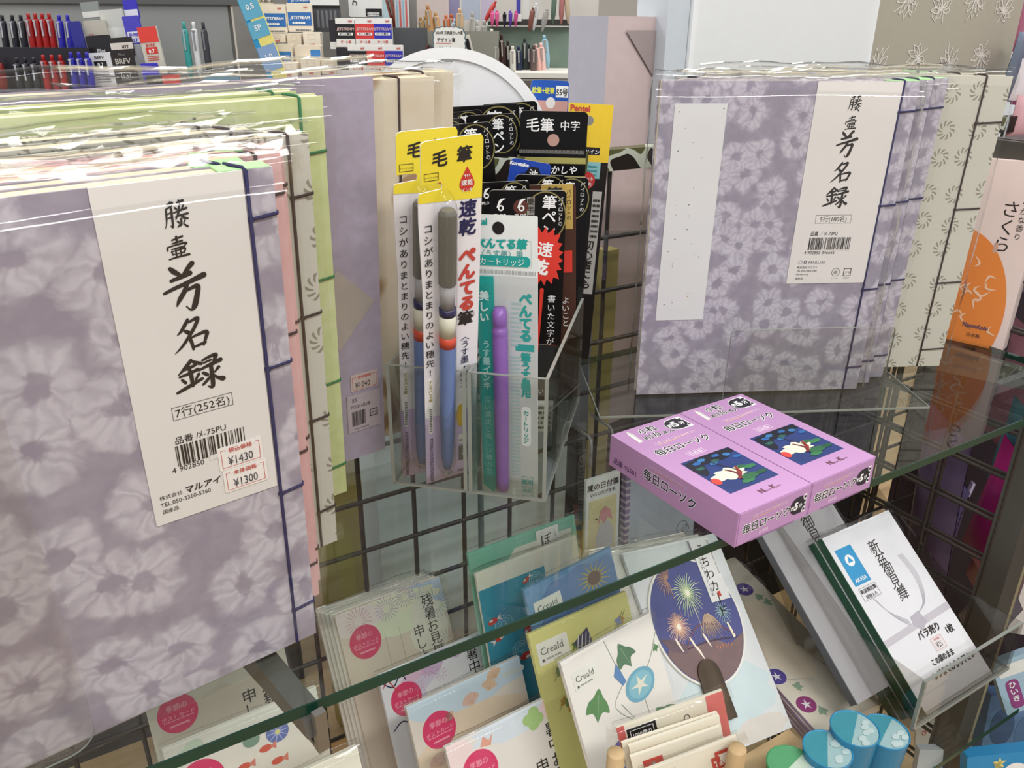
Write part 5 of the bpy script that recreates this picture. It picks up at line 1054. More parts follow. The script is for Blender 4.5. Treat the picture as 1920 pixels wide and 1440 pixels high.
# smoked acrylic tray with gift envelopes
TX0, TX1, TY0 = .600, .755, .2850
g = thing('acrylic_tray', Matrix.Translation(P((TX0+TX1)/2, TY0, -.588)), 'clear acrylic tray holding white money envelopes at the lower right', 'tray')
hw = (TX1-TX0)/2
b = B(); b.box(-hw, -.0025, 0, hw, 0, .058, SMOKE); b.build('front_wall', g)
b = B(); b.box(-hw, -.0003-.0025, .0575, hw, .0002, .0583, ACRYL_EDGE); b.box(-hw-.0003, -.003, 0, -hw+.0025, .0003, .058, ACRYL_EDGE); b.box(-hw, -.003, -.0006, hw, .0004, .002, ACRYL_EDGE); b.build('polished_edge', g)
for i, x in enumerate((-hw, hw-.0025)):
    b = B(); b.T = Matrix(((0, 0, 1, 0), (1, 0, 0, 0), (0, 1, 0, 0), (0, 0, 0, 1))); b.prism([(0, 0), (.13, 0), (.20, .10), (.185, .125), (.07, .058), (0, .058)], x, x+.0025, SMOKE); b.build('side_wall', g)
b = B(); b.box(-hw, 0, 0, hw, .13, .0025, SMOKE); b.build('base', g)
b = B(); b.T = Matrix.Translation((0, .130, .0)) @ Matrix.Rotation(R_(-52), 4, 'X'); b.box(-hw, 0, -.001, hw, .0025, .17, SMOKE); b.build('back_wall', g)
KNOT = mat('#b6b0ba', .6)
def env(TL, w, h, lab, front, k, base='#e3e2e6', edge='#2c5a40'):
    m = pose(0, 0, 0, 0, 52, 0); ax, ay = m.col[0].to_3d(), m.col[1].to_3d(); m.translation = P(*TL)+ax*(w/2)-ay*h
    g = thing('money_envelope_pack', m, lab, 'envelopes', 'money envelopes in the acrylic tray')
    b = B(); z = .0002
    b.box(-w/2+.0003, 0, -.0088, w/2, h, 0, mat(base, .5, .03)); b.box(-w/2-.0004, 0, -.0092, -w/2+.0003, h, -.0004, mat(edge, .3, .15))
    if front:
        b.rect(-w/2+.006, h-.055, -w/2+.030, h-.016, z, mat('#2a93c8', .45)); b.poly(b.ell(-w/2+.018, h-.030, .006, .006, 20), WHITE, z+.0001); b.poly([(-w/2+.0145, h-.032), (-w/2+.0215, h-.032), (-w/2+.018, h-.0255)], mat('#2a93c8', .45), z+.0002); b.text('AKASA', -w/2+.018, h-.052, .0055, z+.0001, WHITE, .03, align='C')
        b.frame(-w/2+.007, h-.071, -w/2+.032, h-.058, .0003, z, INK); b.text('新盆御見舞', -w/2+.0195, h-.0635, .0046, z, INK, .02, align='C'); b.text('短冊入り', -w/2+.0195, h-.0695, .0042, z, INK, .02, align='C')
        b.text('新盆御見舞', .004, h-.020, .0150, z, INK, .004, .15, vertical=True, gap=.86)
        ky = h-.106
        for q in range(5):
            o = .0016*q; b.stroke([(.028+o, h-.045, .0005), (.032+o, h-.070, .0005), (.024+o*.6, h-.094, .0005), (.008+o*.4, ky+.004, .0005)], z, KNOT); b.stroke([(-.036+o*.6, h-.068-o, .0005), (-.026+o*.5, h-.088-o, .0005), (-.008, ky+.002-o, .0005)], z, KNOT)
        b.poly([(-w/2, ky-.004), (-.004, ky-.0015), (-.004, ky-.008), (-w/2, ky-.0105)], mat('#c4bfc6', .6), z); b.poly([(.010, ky-.001), (w/2, ky+.001), (w/2, ky-.006), (.010, ky-.008)], mat('#c4bfc6', .6), z)
        b.poly([(-.004, ky+.004), (.010, ky+.006), (.013, ky-.006), (.002, ky-.012), (-.006, ky-.004)], KNOT, z+.0001)
        b.text('バラ売り', -.010, h-.124, .0088, z+.0003, INK, .03, align='L', shear=.1); b.text('1枚', .028, h-.131, .0085, z+.0003, INK, .03); b.T = Matrix.Translation((-.006, .006, 0)); b.prism(b.rrect(.008, h-.147, .026, h-.133, .001), 0, z+.0002, mat('#e0dadb', .5)); b.frame(.009, h-.146, .025, h-.134, .0002, z+.0003, REDP); b.text('¥25', .0165, h-.144, .0072, z+.0003, INK, 0, align='C', sx=.8); b.text('本体価格', .017, h-.137, .0022, z+.0004, REDP, align='C'); b.T = None
        b.text('この袋のまま', -.012, h-.1495, .0072, z+.0003, INK, .03, sx=.8); b.text('レジまでおもち下さい', -.020, h-.1605, .0078, z+.0003, INK, .03, sx=.85)
    elif front is not None and k == 9:
        b.text('御見舞', .008, h-.012, .017, z, INK, .004, .1, vertical=True, gap=.9)
        for q in range(5): b.stroke([(.040+.002*q, h-.002, .0006), (.042+.002*q, h-.03, .0006)], z, KNOT); b.stroke([(-.036+.002*q, h-.03, .0006), (-.030+.002*q, h-.06, .0006)], z, KNOT)
    b.build('envelopes', g)
    b = B(); sleeve(b, -w/2-.002, w/2+.002, h, .0092, .005, .0010, 60+k); b.build('plastic_sleeve', g)
env((.579, .476, -.466), .110, .19, 'white money envelope pack with grey cords standing behind the front set in the tray', False, 9, '#a5a2a5', '#5a5b60')  # white paper greyed: shade at the back of the tray put into the colour
for k, lab in ((3, 'rearmost of the green edged set'), (2, 'third in the set'), (1, 'just behind the front one')):
    env((.628-.0008*k, .4300+.0068*k, -.4755-.0086*k), .106, .182-.001*k, 'white money envelope pack with dark green edge, '+lab, None, 4-k, edge='#1f5238')
env((.628, .4300, -.4755), .106, .182, 'white money envelope pack with a blue square label and handwritten note, frontmost in the tray', True, 4, edge='#1f5238')

# candle cups
def cup(px, z, r, hh, label, col, top, lid2, seed):
    q = onz(*px, z); g = thing('candle_cup', Matrix.Translation(Vector((q.x, q.y, DZ+z-hh))), label, 'candle cup', 'candle cups at the lower edge')
    b = B(); b.lathe([(0, .0), (r*.84, 0), (r*.88, .003), (r, hh-.002), (r*1.03, hh), (r*1.0, hh+.0006), (r*.95, hh-.001), (r*.9, .006), (0, .005)], col, 36); b.build('glass', g)
    b = B(); a0 = seed; pts = b.ell(0, 0, r*.985, r*.985, 36); b.poly(pts, top, hh-.0008)
    b.poly([(r*.98*math.cos(R_(a0+180*k/18)), r*.98*math.sin(R_(a0+180*k/18))) for k in range(19)], lid2, hh-.0005)
    rn = random.Random(seed)
    for k in range(6): t = R_(a0-30-110*rn.random()); d = r*(.35+.45*rn.random()); b.poly(b.ell(d*math.cos(t), d*math.sin(t), r*.2, r*.13, 12), mat('#b9cccb', .4), hh-.0003+k*.00003)
    b.build('printed_lid', g)
BLU = clear('blue_plastic', (.25, .58, .75), 1.45, .08); LB = mat('#9cbabb', .3, .08, 120); TB = mat('#44909f', .25, .1); DKB = mat('#2e86b0', .25, .1)
GRN = mat('#3f8f5a', .25, .1)
cup((1603, 1365), -.565, .0205, .052, 'blue candle cup with a cloud patterned lid, rear centre of the three blue ones', DKB, LB, TB, 30)
cup((1552, 1404), -.571, .0205, .050, 'blue candle cup with a cloud patterned lid, nearest the green one', DKB, LB, TB, 40)
cup((1661, 1371), -.579, .0200, .050, 'blue candle cup with a cloud patterned lid, rightmost of the three blue ones', DKB, LB, TB, 20)
cup((1484, 1434), -.578, .0205, .045, 'green candle cup with a red spotted white lid at the bottom edge', GRN, mat('#c6d6c4', .3, .06), mat('#5da273', .3), 10)

# hanging goods on the grid
b = None
def hook(px, Y, lab):
    q = ony(*px, Y); g = B(); g.tube([(0, .03, 0), (0, 0, 0), (0, -.004, -.002), (0, -.006, -.008), (0, -.006, -.03)], .0016, STEEL, 8); return tag(g.build('wall_hook', None, Matrix.Translation(q)), lab, 'hook', 'steel hooks on the grid')
hook((1103, 818), .545, 'bent steel hook on the grid, left of the pair beside the candle boxes'); hook((1143, 800), .545, 'bent steel hook on the grid, touching the corner of the nearer candle box')
A = ony(1109, 905, .545); m = pose(A.x+.0185, A.y, A.z-DZ-.105, 0, 3)
g = thing('seasonal_notepad', m, 'small hanging notepad with a pink bird on a cream panel below the hooks', 'notepad')
b = B(); b.box(-.021, 0, -.003, .021, .105, 0, mat('#e6e8e6', .5, .03)); b.box(-.017, .004, .0, .017, .080, .0004, mat('#ded3a4', .6, .05)); b.text('夏の日付箋', 0, .092, .0078, .0003, INK, .02, align='C'); b.text('いろはだがき糸', 0, .085, .0045, .0003, INK, .01, align='C')
b.poly(b.ell(.003, .032, .011, .022, 20), mat('#c9c6c8', .6), .0006); b.poly([(-.006, .05), (-.003, .066), (.003, .070), (.010, .064), (.012, .052), (.006, .058), (.002, .050), (-.002, .058)], mat('#dd9aa0', .6), .0008); b.poly(b.ell(-.008, .058, .0012, .0012, 8), INK, .0009); b.build('pad', g)
b = B(); sleeve(b, -.023, .023, .135, .003, .003, .0008, 71); b.build('plastic_bag', g)
A = ony(1200, 905, .560); m = pose(A.x+.040, A.y, A.z-DZ-.14, 0, 3)
g = thing('spiral_notebook', m, 'pale blue notebook with a purple spine hanging behind the nearer candle box', 'notebook')
b = B(); b.box(-.048, 0, -.006, .048, .150, 0, mat('#b9c3cf', .5, .05)); b.ring(.03, .06, .008, .008, .0006, .0003, GREY, 20); b.ring(.036, .056, .005, .005, .0006, .0003, GREY, 20); b.build('cover', g)
b = B(); b.box(-.053, 0, -.0065, -.047, .150, .0006, mat('#8d7f9c', .5)); [b.box(-.0535, .004+.008*k, -.007, -.046, .0065+.008*k, .0012, mat('#c9c4cc', .4)) for k in range(18)]; b.build('spine', g)

# ------------------------------------------------------------------ the stationery fixtures across the aisle
HYAW = math.degrees(HEAD)-90
def bgframe(x, y, D, roll=0, dyaw=0):
    """upright frame facing the aisle at pixel (x, y) and depth D; returns matrix and metres per pixel"""
    q = at(x, y, D); m = pose(0, 0, 0, HYAW+dyaw, 0, roll); m.translation = q
    return m, D/FPX, D*math.cos(PITCH)/FPX
def bgpack(name, x0, y0, x1, y1, D, col, label, cat, group=None, deco=None, th=.006, roll=0, rough=.4, flap=True):
    """a flat pack: pixel box of its front; deco(b, W, H, z, sx, sy) draws the print"""
    m, sx, sy = bgframe((x0+x1)/2, y1, D, roll); W, Hh = (x1-x0)*sx, (y1-y0)*sy
    b = B(); b.prism(b.rrect(-W/2, 0, W/2, Hh, min(W, Hh)*.06, 2), -th, 0, mat(col, rough, .05))
    if deco: deco(b, W, Hh, .0006, sx, sy)
    return tag(b.build(name, None, m), label, cat, group)
BGP = mat('#8d8f8d', .6, .04, 8); SHD = mat('#44443f', .5)
def bgboard(name, x0, y0, x1, y1, D, col, th=.02, lab=None, cat=None, kind=None, roll=0):
    m, sx, sy = bgframe((x0+x1)/2, y1, D, roll); W, Hh = (x1-x0)*sx, (y1-y0)*sy
    b = B(); b.box(-W/2, 0, -th, W/2, Hh, 0, col); o = b.build(name, None, m)
    if kind: o['kind'] = kind
    else: tag(o, lab, cat)
    return o
bgboard('display_backboard', -120, 6, 465, 330, 1.72, BGP, .02, 'grey backboard behind the rows of ballpoint pens at the top left', 'board')
bgboard('display_shelf', -120, -30, 462, 7, 1.58, mat('#5a5b59', .5), .18, 'dark grey shelf edge above the rows of pens at the top left', 'shelf')
bgboard('display_ledge', -140, 168, 760, 300, 1.50, mat('#3c3b3b', .5), .10, 'dark display step carrying the pens and refill packs at the top left', 'shelf')
def pen(x0, y0, x1, y1, D, r, col, label, group, clip='#c9c9cf', grip=None, name='ballpoint_pen', cap=None):
    """push pen from its button (x0, y0) down to (x1, y1)"""
    a = at(x0, y0, D); c = at(x1, y1, D+(y1-y0)*D*.370/FPX); ax = (c-a); L = ax.length; ax.normalize()
    g = bpy.data.objects.new(name, None); C.objects.link(g); g.empty_display_size = .02
    z = -ax; f = -_h - z*(-_h).dot(z); f.normalize(); xx = f.cross(z); m = Matrix((xx, f, z)).transposed().to_4x4(); m.translation = c; g.matrix_world = m
    tag(g, label, 'pen', group)
    b = B(); b.lathe([(0, 0), (r*.35, .002), (r*.9, .016), (r, .024), (r, L*.80), (r*.85, L*.86), (r*.8, L*.88), (0, L*.88)], mat(col, .3, .05), 12); b.build('barrel', g)
    b = B(); b.lathe([(0, L*.86), (r*.5, L*.86), (r*.5, L*.985), (r*.4, L), (0, L)], mat(cap or col, .3, .05), 10); b.build('push_button', g)
    if clip:
        b = B(); b.box(-r*.22, r*.9, L*.52, r*.22, r*1.35, L*.86, mat(clip, .2, .05, 60, .8)); b.box(-r*.4, r*.5, L*.83, r*.4, r*1.4, L*.86, mat(clip, .2, .05, 60, .8)); b.build('clip', g)
    return g
ORD = ('leftmost', 'second', 'third', 'fourth')
for row, rn, specs in ((0, 'upper', (('black', '#23242c', (3, 22, 38), 28, 14), ('dark red', '#a3211f', (52, 65, 78, 91), 25, 16), ('blue', '#2e2aa6', (110, 126), 28, 12))),
                       (1, 'lower', (('black', '#1d1e26', (30, 46, 62), 108, 16), ('dark red', '#9c1d1c', (80, 96, 112), 103, 16), ('blue', '#2b279c', (132, 147, 162), 98, 15)))):
    for cn, col, xs, y, dx in specs:
        for i, x in enumerate(xs):
            pen(x, y, x+dx, y+88, 1.50-.085*row, .0062, col, f'{cn} push pen, {ORD[i]} of its colour in the {rn} row at the top left', f'{cn} push pens', cap=col)
    if row == 0: bgboard('pen_rest', -20, 88, 182, 170, 1.475, mat('#24222a', .4), .008, 'dark tray front behind the lower row of pens', 'tray')
pen(-6, 110, 12, 180, 1.44, .008, '#7a2320', 'thick dark red pen at the very left edge of the picture', None)
for x, col, n, cl in ((344, '#3d9a96', 'teal', '#b8c4c4'), (362, '#d8d9da', 'white', '#9a9aa0'), (380, '#3c3d44', 'charcoal', '#8a8a90')):
    pen(x, 41, x+15, 150, 1.47, .0060, col, f'{n} multi-colour pen in the group of three against the grey board', 'multi-colour pens', clip=cl)
bgpack('price_rail', 384, 143, 449, 152, 1.44, '#5f8ea6', 'small blue price strip below the three multi-colour pens', 'label')
def d_txt(lines, col='#26242a', stripe=None):
    def d(b, W, Hh, z, sx, sy):
        if stripe: b.rect(-W/2, Hh*stripe[0], W/2, Hh*stripe[1], z, mat(stripe[2], .45)); z += .0004
        for t, u, v, s, c in lines: b.text(t, W*u, Hh*v, s*sx, z, mat(c, .5), .02, align='C')
    return d
rp = 'refill packs at the top left'
bgpack('refill_pack', 160, 4, 192, 48, 1.49, '#8a8f8c', 'grey refill pack at the top behind the clear ones', 'refill pack', rp, d_txt([], stripe=(.35, .6, '#d4d4ce')), roll=4)
bgpack('refill_pack', 164, 38, 205, 76, 1.475, '#b9b4a8', 'beige refill pack with a small red stamp', 'refill pack', rp, d_txt([('0.7', -.25, .2, 7, '#b2453c')]), roll=4)
bgpack('refill_pack', 197, 18, 240, 72, 1.48, '#c2c4be', 'clear refill pack with a hanging hole', 'refill pack', rp, d_txt([], stripe=(.0, .38, '#d6d7d2')), roll=4)
bgpack('refill_pack', 156, 40, 176, 150, 1.485, '#2c2f86', 'narrow dark blue refill pack behind the beige one', 'refill pack', rp, roll=4)
bgpack('refill_pack', 170, 66, 215, 112, 1.465, '#222025', 'black refill pack above the white BRFV one', 'refill pack', rp, d_txt([('Pilot', .05, .3, 9, '#c9c9cc')]), roll=4)
bgpack('refill_pack', 212, 70, 254, 105, 1.462, '#2a2526', 'black refill pack with a pale price sticker', 'refill pack', rp, d_txt([('¥77', .15, .4, 8, '#3a2a2a')], stripe=(.36, .72, '#d9cfc8')), roll=4)
bgpack('refill_pack', 178, 98, 220, 164, 1.45, '#cfd1d4', 'silver white refill pack reading BRFV', 'refill pack', rp, lambda b, W, Hh, z, sx, sy: (b.text('BRFV', 0, Hh*.82, 8*sx, z, INK, .02, align='C'), b.rect(-W*.28, Hh*.58, W*.28, Hh*.76, z, BLK), b.text('0.7', 0, Hh*.61, 9*sx, z+.0003, WHITE, .02, align='C'), b.lines(-W*.3, Hh*.15, W*.3, Hh*.5, 5, z, GREY, 2)), roll=3)
bgpack('refill_pack', 220, 94, 260, 156, 1.448, '#262020', 'black refill pack reading BRFV 1.0', 'refill pack', rp, lambda b, W, Hh, z, sx, sy: (b.text('Pilot', 0, Hh*.84, 7*sx, z, GREY, .02, align='C'), b.text('BRFV', 0, Hh*.60, 13*sx, z, mat('#b9b4ae', .5), .03, align='C'), b.text('-10M-BN', 0, Hh*.46, 7*sx, z, GREY, 0, align='C'), b.frame(-W*.2, Hh*.1, W*.2, Hh*.34, .0005, z, WHITE), b.text('1.0', 0, Hh*.14, 9*sx, z, WHITE, .02, align='C')), roll=3)
bgpack('refill_pack', 237, 0, 262, 36, 1.48, '#3d35b4', 'violet blue refill pack with white panels at the top edge', 'refill pack', rp, d_txt([], stripe=(.15, .5, '#d8d8e4')), roll=5)
bgpack('refill_pack', 250, 30, 280, 120, 1.47, '#4a43b6', 'violet refill pack with a grey lower half', 'refill pack', rp, lambda b, W, Hh, z, sx, sy: (b.rect(-W/2, 0, W/2, Hh*.42, z, mat('#9a9aa0', .4)), b.rect(-W*.4, Hh*.45, W*.4, Hh*.68, z, mat('#d5d5e0', .4)), b.text('BVRF', 0, Hh*.58, 8*sx, z+.0004, mat('#3d35b4', .5), .03, align='C'), b.text('0.7', 0, Hh*.47, 8*sx, z+.0004, mat('#3d35b4', .5), .03, align='C')), roll=5)
bgpack('refill_pack', 270, 118, 300, 152, 1.44, '#3a32b8', 'small violet refill pack standing in front', 'refill pack', rp, d_txt([('Pilot', .05, .15, 7, '#d5d5e0')]), roll=3)
bgpack('refill_pack', 278, 50, 313, 140, 1.46, '#c9c5b8', 'red and white refill pack with a red 0.7 panel', 'refill pack', rp, lambda b, W, Hh, z, sx, sy: (b.rect(-W/2, Hh*.68, W/2, Hh, z, mat('#d8423a', .4)), b.rect(-W*.3, Hh*.44, W*.32, Hh*.58, z, mat('#cf3c34', .4)), b.text('BVRF', 0, Hh*.59, 8*sx, z, REDP, .02, align='C'), b.text('0.7', 0, Hh*.46, 9*sx, z+.0004, WHITE, .03, align='C'), b.lines(-W*.3, Hh*.3, W*.3, Hh*.42, 3, z, REDP, 3)), roll=5)
bgpack('refill_pack', 276, 141, 306, 160, 1.43, '#1f1d20', 'black tab of a refill pack at the front', 'refill pack', rp); bgpack('refill_pack', 304, 140, 338, 160, 1.43, '#cf3a36', 'red tab of a refill pack at the front', 'refill pack', rp)
# the slanted sign strip and the refill display to its right
m, sx, sy = bgframe(522, 150, 1.42, 17); W, Hh = 24*sx, 200*sy
b = B(); b.box(-W*.75, 0, -.006, -W*.33, Hh, 0, mat('#2a8fc0', .4)); b.box(-W*.33, 0, -.006, W*.75, Hh, .0003, mat('#e2d77a', .45))
for v0, v1, t, c in ((.60, .80, '0.5', '#5fa7c4'), (.42, .58, '5P', '#5fa7c4'), (.10, .34, '1.0', '#7f9fc6')):
    b.rect(-W*.7, Hh*v0, W*.75, Hh*v1, .0008, mat(c, .45)); b.text(t, 0, Hh*(v0+v1)/2-.002, 13*sx, .0012, WHITE, .02, align='C')
b.text('パック', 0, Hh*.84, 9*sx, .0012, INK, .02, align='C'); b.text('5P', 0, Hh*.90, 9*sx, .0012, INK, .02, align='C')
tag(b.build('sign_strip', None, m), 'slanted blue and yellow sign strip reading 0.5 and 1.0', 'sign')
bgboard('display_backboard', 470, -40, 790, 300, 1.70, mat('#7f7d78', .6), .02, 'grey backboard behind the refill packs in the upper middle', 'board')
jp = 'cream refill packs'
def d_jet(band=(.22, .68)):
    def d(b, W, Hh, z, sx, sy):
        b.rect(-W*.46, Hh*band[0], W*.46, Hh*band[1], z, mat('#2f6bb0', .45)); b.text('JETSTREAM', 0, Hh*(band[0]+band[1])/2, 7.2*sx, z+.0004, WHITE, .03, .2, align='C'); b.text('uni', W*.25, Hh*.82, 6*sx, z, REDP, .03, align='C'); b.lines(-W*.3, Hh*(band[0]+.06), W*.2, Hh*(band[0]+.2), 1, z+.0004, WHITE, 5); b.lines(-W*.2, Hh*.04, W*.4, Hh*.14, 1, z, GREY, 6)
    return d
bgpack('refill_pack', 480, -8, 512, 10, 1.47, '#d9cdb8', 'cream refill pack reading SXR at the top edge', 'refill pack', jp, d_txt([('-SXR-80-38', 0, .3, 8, '#3a3632')])); bgpack('refill_pack', 540, -14, 588, 10, 1.475, '#2f6bb0', 'blue fronted refill pack at the top edge', 'refill pack', jp, d_txt([('JETSTREAM', 0, .3, 7, '#e0e6ee')]))
bgpack('refill_pack', 492, 8, 540, 62, 1.465, '#e2d8c6', 'cream refill pack with a blue band, left of the upper two', 'refill pack', jp, d_jet()); bgpack('refill_pack', 541, 6, 588, 60, 1.465, '#e2d8c6', 'cream refill pack with a blue band, right of the upper two', 'refill pack', jp, d_jet())
for i, (x0, y0, x1, y1, D, lab) in enumerate(((506, 63, 536, 80, 1.45, 'plain cream tops of refill packs in the left middle'), (540, 62, 566, 90, 1.452, 'cream refill pack top with small stamps, centre'), (570, 60, 602, 88, 1.452, 'cream refill pack with a red uni mark, right of centre'), (521, 82, 550, 118, 1.435, 'cream refill pack with a blue panel, lower left'), (556, 84, 604, 128, 1.435, 'cream refill pack with a blue corner, lower centre'), (528, 116, 558, 145, 1.42, 'cream refill pack with a dark pen print, bottom left'), (566, 106, 602, 142, 1.425, 'cream refill packs standing edge on, bottom centre'), (604, 112, 640, 140, 1.42, 'cream refill pack pair, bottom right'), (628, 112, 650, 138, 1.422, 'small cream refill pack at the right end'))):
    bgpack('refill_pack', x0, y0, x1, y1, D, ('#e0d5c2', '#d8ccb8', '#e6dccb')[i % 3], lab, 'refill pack', jp, (lambda b, W, Hh, z, sx, sy: (b.rect(-W*.4, Hh*.1, W*.4, Hh*.6, z, mat('#3a78b4', .45)), b.lines(-W*.3, Hh*.25, W*.3, Hh*.45, 2, z+.0004, WHITE, 4))) if i in (3,) else (lambda b, W, Hh, z, sx, sy: (b.rect(W*.1, Hh*.25, W*.48, Hh*.8, z, mat('#3a78b4', .45)), b.text('uni', W*.1, Hh*.05, 7*sx, z, REDP, .03, align='C'))) if i == 4 else (lambda b, W, Hh, z, sx, sy: (b.frame(-W*.2, Hh*.5, W*.2, Hh*.85, .0003, z, mat('#b9a894', .5)), b.text('uni', 0, Hh*.08, 7*sx, z, REDP, .03, align='C'))), th=.02)
up = 'colour coded refill packs'
bgpack('marker_pack', 586, -20, 640, 60, 1.49, '#45464a', 'grey pack of black markers at the top edge', 'marker pack', None, lambda b, W, Hh, z, sx, sy: (b.rect(-W/2, Hh*.62, W/2, Hh, z, mat('#e2e2e0', .4)), b.rect(-W/2, Hh*.55, W/2, Hh*.62, z, BLK), [b.rect(-W*.3+W*.15*k, Hh*.1, -W*.22+W*.15*k, Hh*.5, z, mat('#6e6f74', .4)) for k in range(5)]))
bgpack('marker_pack', 655, -20, 718, 32, 1.50, '#dcdcd8', 'white pack with black JK lettering at the top edge', 'marker pack', None, lambda b, W, Hh, z, sx, sy: (b.text('JK-C', -W*.38, Hh*.9, 12*sx, z, INK, .03, rot=-90), b.rect(0, Hh*.02, W*.48, Hh*.3, z, BLK), b.lines(W*.05, Hh*.05, W*.4, Hh*.2, 2, z+.0004, WHITE, 3)))
def d_uni(col):
    def d(b, W, Hh, z, sx, sy):
        b.rect(-W*.5, Hh*.36, W*.5, Hh*.80, z, mat(col, .4)); b.rect(-W*.5, Hh*.10, W*.5, Hh*.36, z, mat(col, .4)); b.text('JETSTREAM', 0, Hh*.58, 6.3*sx, z+.0004, mat('#d9b9b4', .4), .02, .15, align='C'); b.prism(b.rrect(-W*.4, Hh*.40, W*.4, Hh*.50, .001), 0, z+.0003, WHITE); b.text('ボール替芯', 0, Hh*.42, 4.6*sx, z+.0006, INK, .02, align='C'); b.rect(-W*.5, 0, W*.5, Hh*.28, z+.0004, mat('#dedbd6', .4)); b.text('ボール替', 0, Hh*.14, 5*sx, z+.0008, REDP, .02, align='C'); b.text('uni', W*.28, Hh*.86, 6*sx, z, REDP, .04, align='C')
    return d
for y, rn, xs, D in ((34, 'upper', (632, 668, 701), 1.44), (84, 'lower', (655, 688, 722), 1.41)):
    for x, (cn, col) in zip(xs, (('black', '#1d1b1f'), ('red', '#cf3a3a'), ('blue', '#2a2fa8'))): bgpack('refill_pack', x, y, x+35, y+54, D, '#e4e2de', f'white topped {cn} refill pack in the {rn} row of the colour coded ones', 'refill pack', up, d_uni(col), th=.014)
for k, (x, y, D) in enumerate(((620, 38, 1.445), (634, 88, 1.415), (640, 90, 1.413))): bgpack('refill_pack', x, y, x+16, y+54, D, '#26242a', ('narrow black refill pack left of the upper colour coded row', 'narrow black refill pack left of the lower colour coded row', 'narrow black refill pack touching the lower row')[k], 'refill pack', up, d_txt([], stripe=(.0, .25, '#d6d4d0')))
m, sx, sy = bgframe(737, 110, 1.53, 13); b = B(); b.box(-.012, 0, -.01, .012, .14, 0, mat('#a9c2c8', .4)); b.box(-.014, 0, -.01, -.010, .14, .001, mat('#2a8fc0', .4)); tag(b.build('slanted_board', None, m), 'pale blue slanted side of the refill display', 'display')
# craft pens: wooden, clear and coloured pens in holders
bgboard('display_step', 740, 52, 800, 170, 1.50, mat('#4b4d50', .5), .05, 'dark grey holder side at the centre top', 'holder'); bgboard('display_step', 795, 58, 935, 200, 1.60, mat('#86847a', .5), .05, 'greyish pen holder box behind the small handwritten sign', 'holder')
bgboard('display_shelf', 915, 36, 1075, 48, 1.66, mat('#3f3f3c', .4), .12, 'dark shelf edge above the glass pen case', 'shelf'); bgboard('display_shelf', 965, 137, 1075, 147, 1.50, mat('#d6d2c8', .5), .20, 'white shelf edge with a small red and black label strip', 'shelf')
bgboard('display_shelf', 965, 147, 1075, 330, 1.52, mat('#5b564f', .6), .20, 'brown cupboard front below the white shelf edge', 'cupboard')
bgboard('display_ledge', 762, 150, 960, 330, 1.46, mat('#4a4743', .5), .16, 'dark display step under the wooden craft pens', 'shelf')
bgboard('glass_case', 905, 50, 1078, 138, 1.72, mat('#7f9486', .25, .15, 20), .02, 'green tinted glass case behind the upright pens', 'case')
bgboard('display_backboard', 735, -60, 1120, 60, 1.95, mat('#c4c1bb', .6, .2, 12), .02, 'pale backboard beyond the craft pens at the top', 'board')
wp = 'pens in the craft holders'
